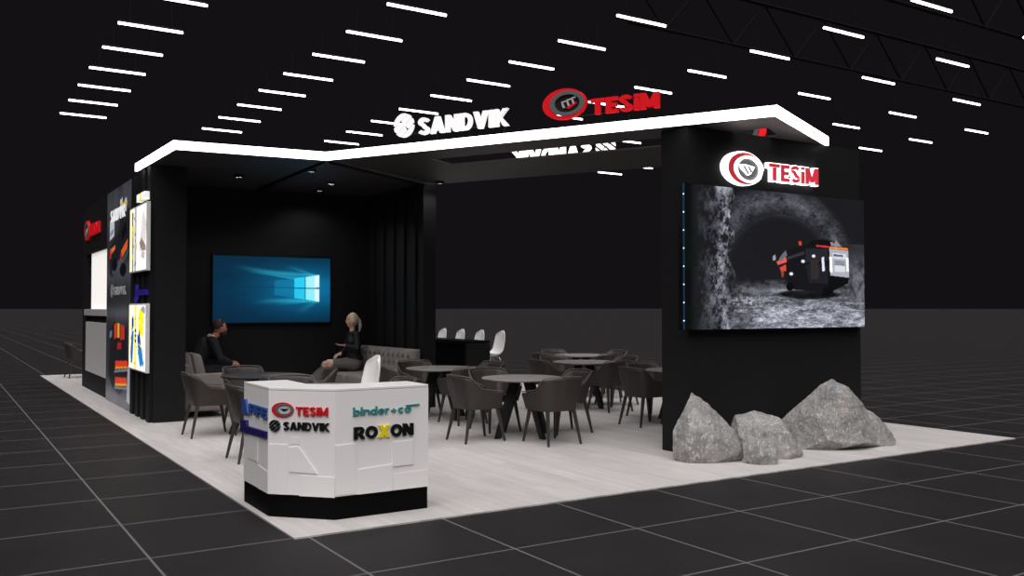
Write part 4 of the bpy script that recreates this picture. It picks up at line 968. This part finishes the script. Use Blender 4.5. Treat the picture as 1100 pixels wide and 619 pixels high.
for s in 'LR': b.cap(J['h'+s], J['k'+s], .108, .078); b.cap(J['k'+s], J['a'+s]+W(0, 0, .02), .076, .058)
o = b.build('trousers', M['suit'], mn); remesh(o, .009)
for s in 'LR': b = MB(); b.cap(J['a'+s]-W(.03, 0, .055), J['t'+s], .050, .036); b.build('shoe', M['black'], mn, smooth=True)
mb = MB(); nk = J['neck']; mb.tube([nk+W(-.045, 0, -.035), nk+W(-.02, 0, .01)], [.082, .066], 20, caps=False); o = mb.build('collar', M['collar'], mn, smooth=True)
apply_mods(o, [('SOLIDIFY', dict(thickness=.008))])
for s in 'LR': mb = MB(); a, c = J['e'+s], J['w'+s]; mb.tube([a*.10+c*.90, c], [.036, .034], 14); mb.build('cuff', M['collar'], mn, smooth=True)
hc = J['head']
b = MB(); b.ell(hc+W(-.018, 0, .026), (.108, .088, .122), 32, 20, fn=lambda u, p: p*(.84 if (u.x > .52 and u.z < .45) or u.z < -.45 else 1.0)); o = b.build('hair', M['brown'], mn, smooth=True); remesh(o, .006, 6)
b = MB(); b.ell(hc+W(.026, 0, -.075), (.082, .070, .056), 24, 16); o = b.build('beard', M['brown'], mn, smooth=True)
for s in (-1, 1):
    b = MB(); b.ell(hc+Rh @ Vector((.086, .030*s, .014)), (.008, .013, .007), 10, 8); b.build('eye', M['eye'], mn, smooth=True)

# ================================================================== ROCKS
# every rock: hull points (u along camera-right axis of the wall, w = depth, z) around a base point
R_ = Vector((.845, -.534, 0)); Fw = Vector((.534, .845, 0))
def rock(base, pts, seed, label, amp=.014):
    bm = bmesh.new()
    for (u, w_, z) in pts: bm.verts.new(R_*u+Fw*w_+Vector((0, 0, z)))
    r = bmesh.ops.convex_hull(bm, input=bm.verts); bmesh.ops.delete(bm, geom=[v for v in r['geom_interior'] if isinstance(v, bmesh.types.BMVert)], context='VERTS')
    rr = random.Random(seed*11); cen = sum((v.co for v in bm.verts), Vector())/len(bm.verts)
    for k in range(9):
        dn = Vector((rr.uniform(-.9, .5), rr.uniform(-1.2, -.2), rr.uniform(-.5, .45))).normalized(); hs = max((v.co-cen).dot(dn) for v in bm.verts)
        bmesh.ops.bisect_plane(bm, geom=bm.verts[:]+bm.edges[:]+bm.faces[:], dist=1e-5, plane_co=cen+dn*hs*rr.uniform(.78, .92), plane_no=dn, clear_outer=True)
        be = [e for e in bm.edges if e.is_boundary]
        if be: bmesh.ops.contextual_create(bm, geom=be)
    bmesh.ops.triangulate(bm, faces=bm.faces)
    for it in range(6):
        es = [e for e in bm.edges if e.calc_length() > .026]
        if not es: break
        bmesh.ops.subdivide_edges(bm, edges=es, cuts=1, use_grid_fill=True); bmesh.ops.triangulate(bm, faces=bm.faces)
    bmesh.ops.smooth_vert(bm, verts=bm.verts, factor=.08, use_axis_x=True, use_axis_y=True, use_axis_z=True)
    bm.normal_update(); off = Vector((seed*3.1, seed*1.7, seed))
    for v in bm.verts:
        p = v.co+off; rid = 1-abs(noise.noise(p*4.2))*2
        vo = noise.voronoi(p*6.5)[0]; d = noise.fractal(p*2.6, 1.0, 2.0, 3)*amp*.7+(min(.35, vo[1]-vo[0])-.2)*amp*1.3+rid*amp*.25+noise.fractal(p*16, 1., 2., 3)*amp*.35
        v.co += v.normal*d
        if v.co.z < 0: v.co.z = 0
        if base[1]+v.co.y > 1.205 and base[0]+v.co.x < 7.97: v.co.y = 1.205-base[1]
    me = bpy.data.meshes.new('rock'); bm.to_mesh(me); bm.free(); me.materials.append(M['rock'])
    o = bpy.data.objects.new('rock', me); COL.objects.link(o); o.location = (base[0], base[1], FZ); tag(o, label, 'rock', 'grey display boulders below the screen')
ROCKS = [
    ((4.82, .86), [(-.33, .0, .05), (-.28, -.05, .0), (-.33, .05, .30), (-.20, .0, .58), (-.12, .05, .72), (-.02, .02, .66), (.14, .05, .48), (.33, .02, .32), (.44, .0, .12), (.44, .05, 0), (-.1, -.28, .0), (-.16, -.27, .18), (.2, -.25, .0), (.15, -.22, .20), (-.05, .25, .5), (-.2, .28, 0), (.35, .25, 0), (-.05, -.12, .52)], 1, 'left boulder, tall with a pointed top, at the wall corner'),
    ((5.46, .72), [(-.20, .12, .45), (-.26, .1, .3), (.02, .1, .50), (.28, .05, .42), (.50, .0, .22), (.55, -.04, .06), (.50, .05, 0), (-.28, .05, 0), (-.2, .3, 0), (.4, .3, 0), (.0, .25, .42), (.1, -.16, .26), (.2, -.2, 0), (.42, -.18, 0), (.35, -.15, .2), (-.15, -.15, 0), (-.2, -.1, .3)], 2, 'long low boulder between the pointed one and the largest'),
    ((5.22, .40), [(-.20, 0, .04), (-.20, .02, .20), (-.06, .0, .45), (.05, .0, .36), (.18, .0, .14), (.23, 0, 0), (-.1, -.12, 0), (.12, -.13, 0), (-.08, -.10, .18), (-.1, .15, 0), (.1, .15, .0), (-.03, .12, .3), (-.15, -.05, 0)], 3, 'smallest boulder, in front of the long low one'),
    ((6.73, .66), [(-.62, .12, .30), (-.66, .1, 0), (-.36, .1, .55), (-.16, .05, .74), (-.02, .08, .80), (.18, .08, .70), (.36, .1, .50), (.50, .12, .20), (.55, .1, 0), (-.25, -.28, .0), (.18, -.26, .10), (.1, -.26, 0), (-.22, -.24, .35), (.15, -.2, .5), (-.02, -.12, .72), (-.5, .3, 0), (.4, .32, 0), (.0, .3, .62), (-.5, -.1, .1)], 4, 'largest boulder with the highest peak, right of centre'),
    ((7.36, .60), [(-.30, 0, .05), (-.26, .02, .30), (-.12, .05, .43), (.0, .02, .38), (.14, .0, .24), (.28, -.02, .06), (.30, 0, 0), (-.28, -.05, 0), (-.1, -.2, 0), (.15, -.18, 0), (-.08, -.14, .3), (-.1, .22, 0), (.2, .2, 0), (-.05, .18, .42)], 5, 'rightmost boulder leaning against the largest one'),
]
for a in ROCKS: rock(*a)

# ================================================================== LIGHT, WORLD, CAMERA
sun = bpy.data.lights.new('hall_fill_sun', 'SUN'); sun.energy = 3.65; sun.angle = math.radians(80); sun.color = (1, .975, .965)  # soft sun added in place of the hall's ambient light
so = bpy.data.objects.new('hall_fill_sun', sun); COL.objects.link(so)
dv = Vector((.26, .44, -1.0)); so.rotation_euler = dv.to_track_quat('-Z', 'Y').to_euler(); so.location = (0, -8, 12)
W_ = bpy.data.worlds.new('dark_hall'); SC.world = W_; W_.use_nodes = True
W_.node_tree.nodes['Background'].inputs[0].default_value = (*lin('#131114'), 1); W_.node_tree.nodes['Background'].inputs[1].default_value = 1.
cam = bpy.data.cameras.new('camera'); co = bpy.data.objects.new('camera', cam); COL.objects.link(co)
cam.sensor_width = 36; cam.lens = 980/1100*36; cam.clip_end = 3000; cam.clip_start = .05
co.location = (-2.18159, -6.35061, 1.65); co.rotation_euler = (PI/2+math.radians(1.2568), 0, math.radians(-32.3134))
SC.camera = co
SC.view_settings.view_transform = 'Standard'; SC.view_settings.look = 'None'; SC.view_settings.exposure = 0; SC.view_settings.gamma = 1; SC.view_settings.use_curve_mapping = False
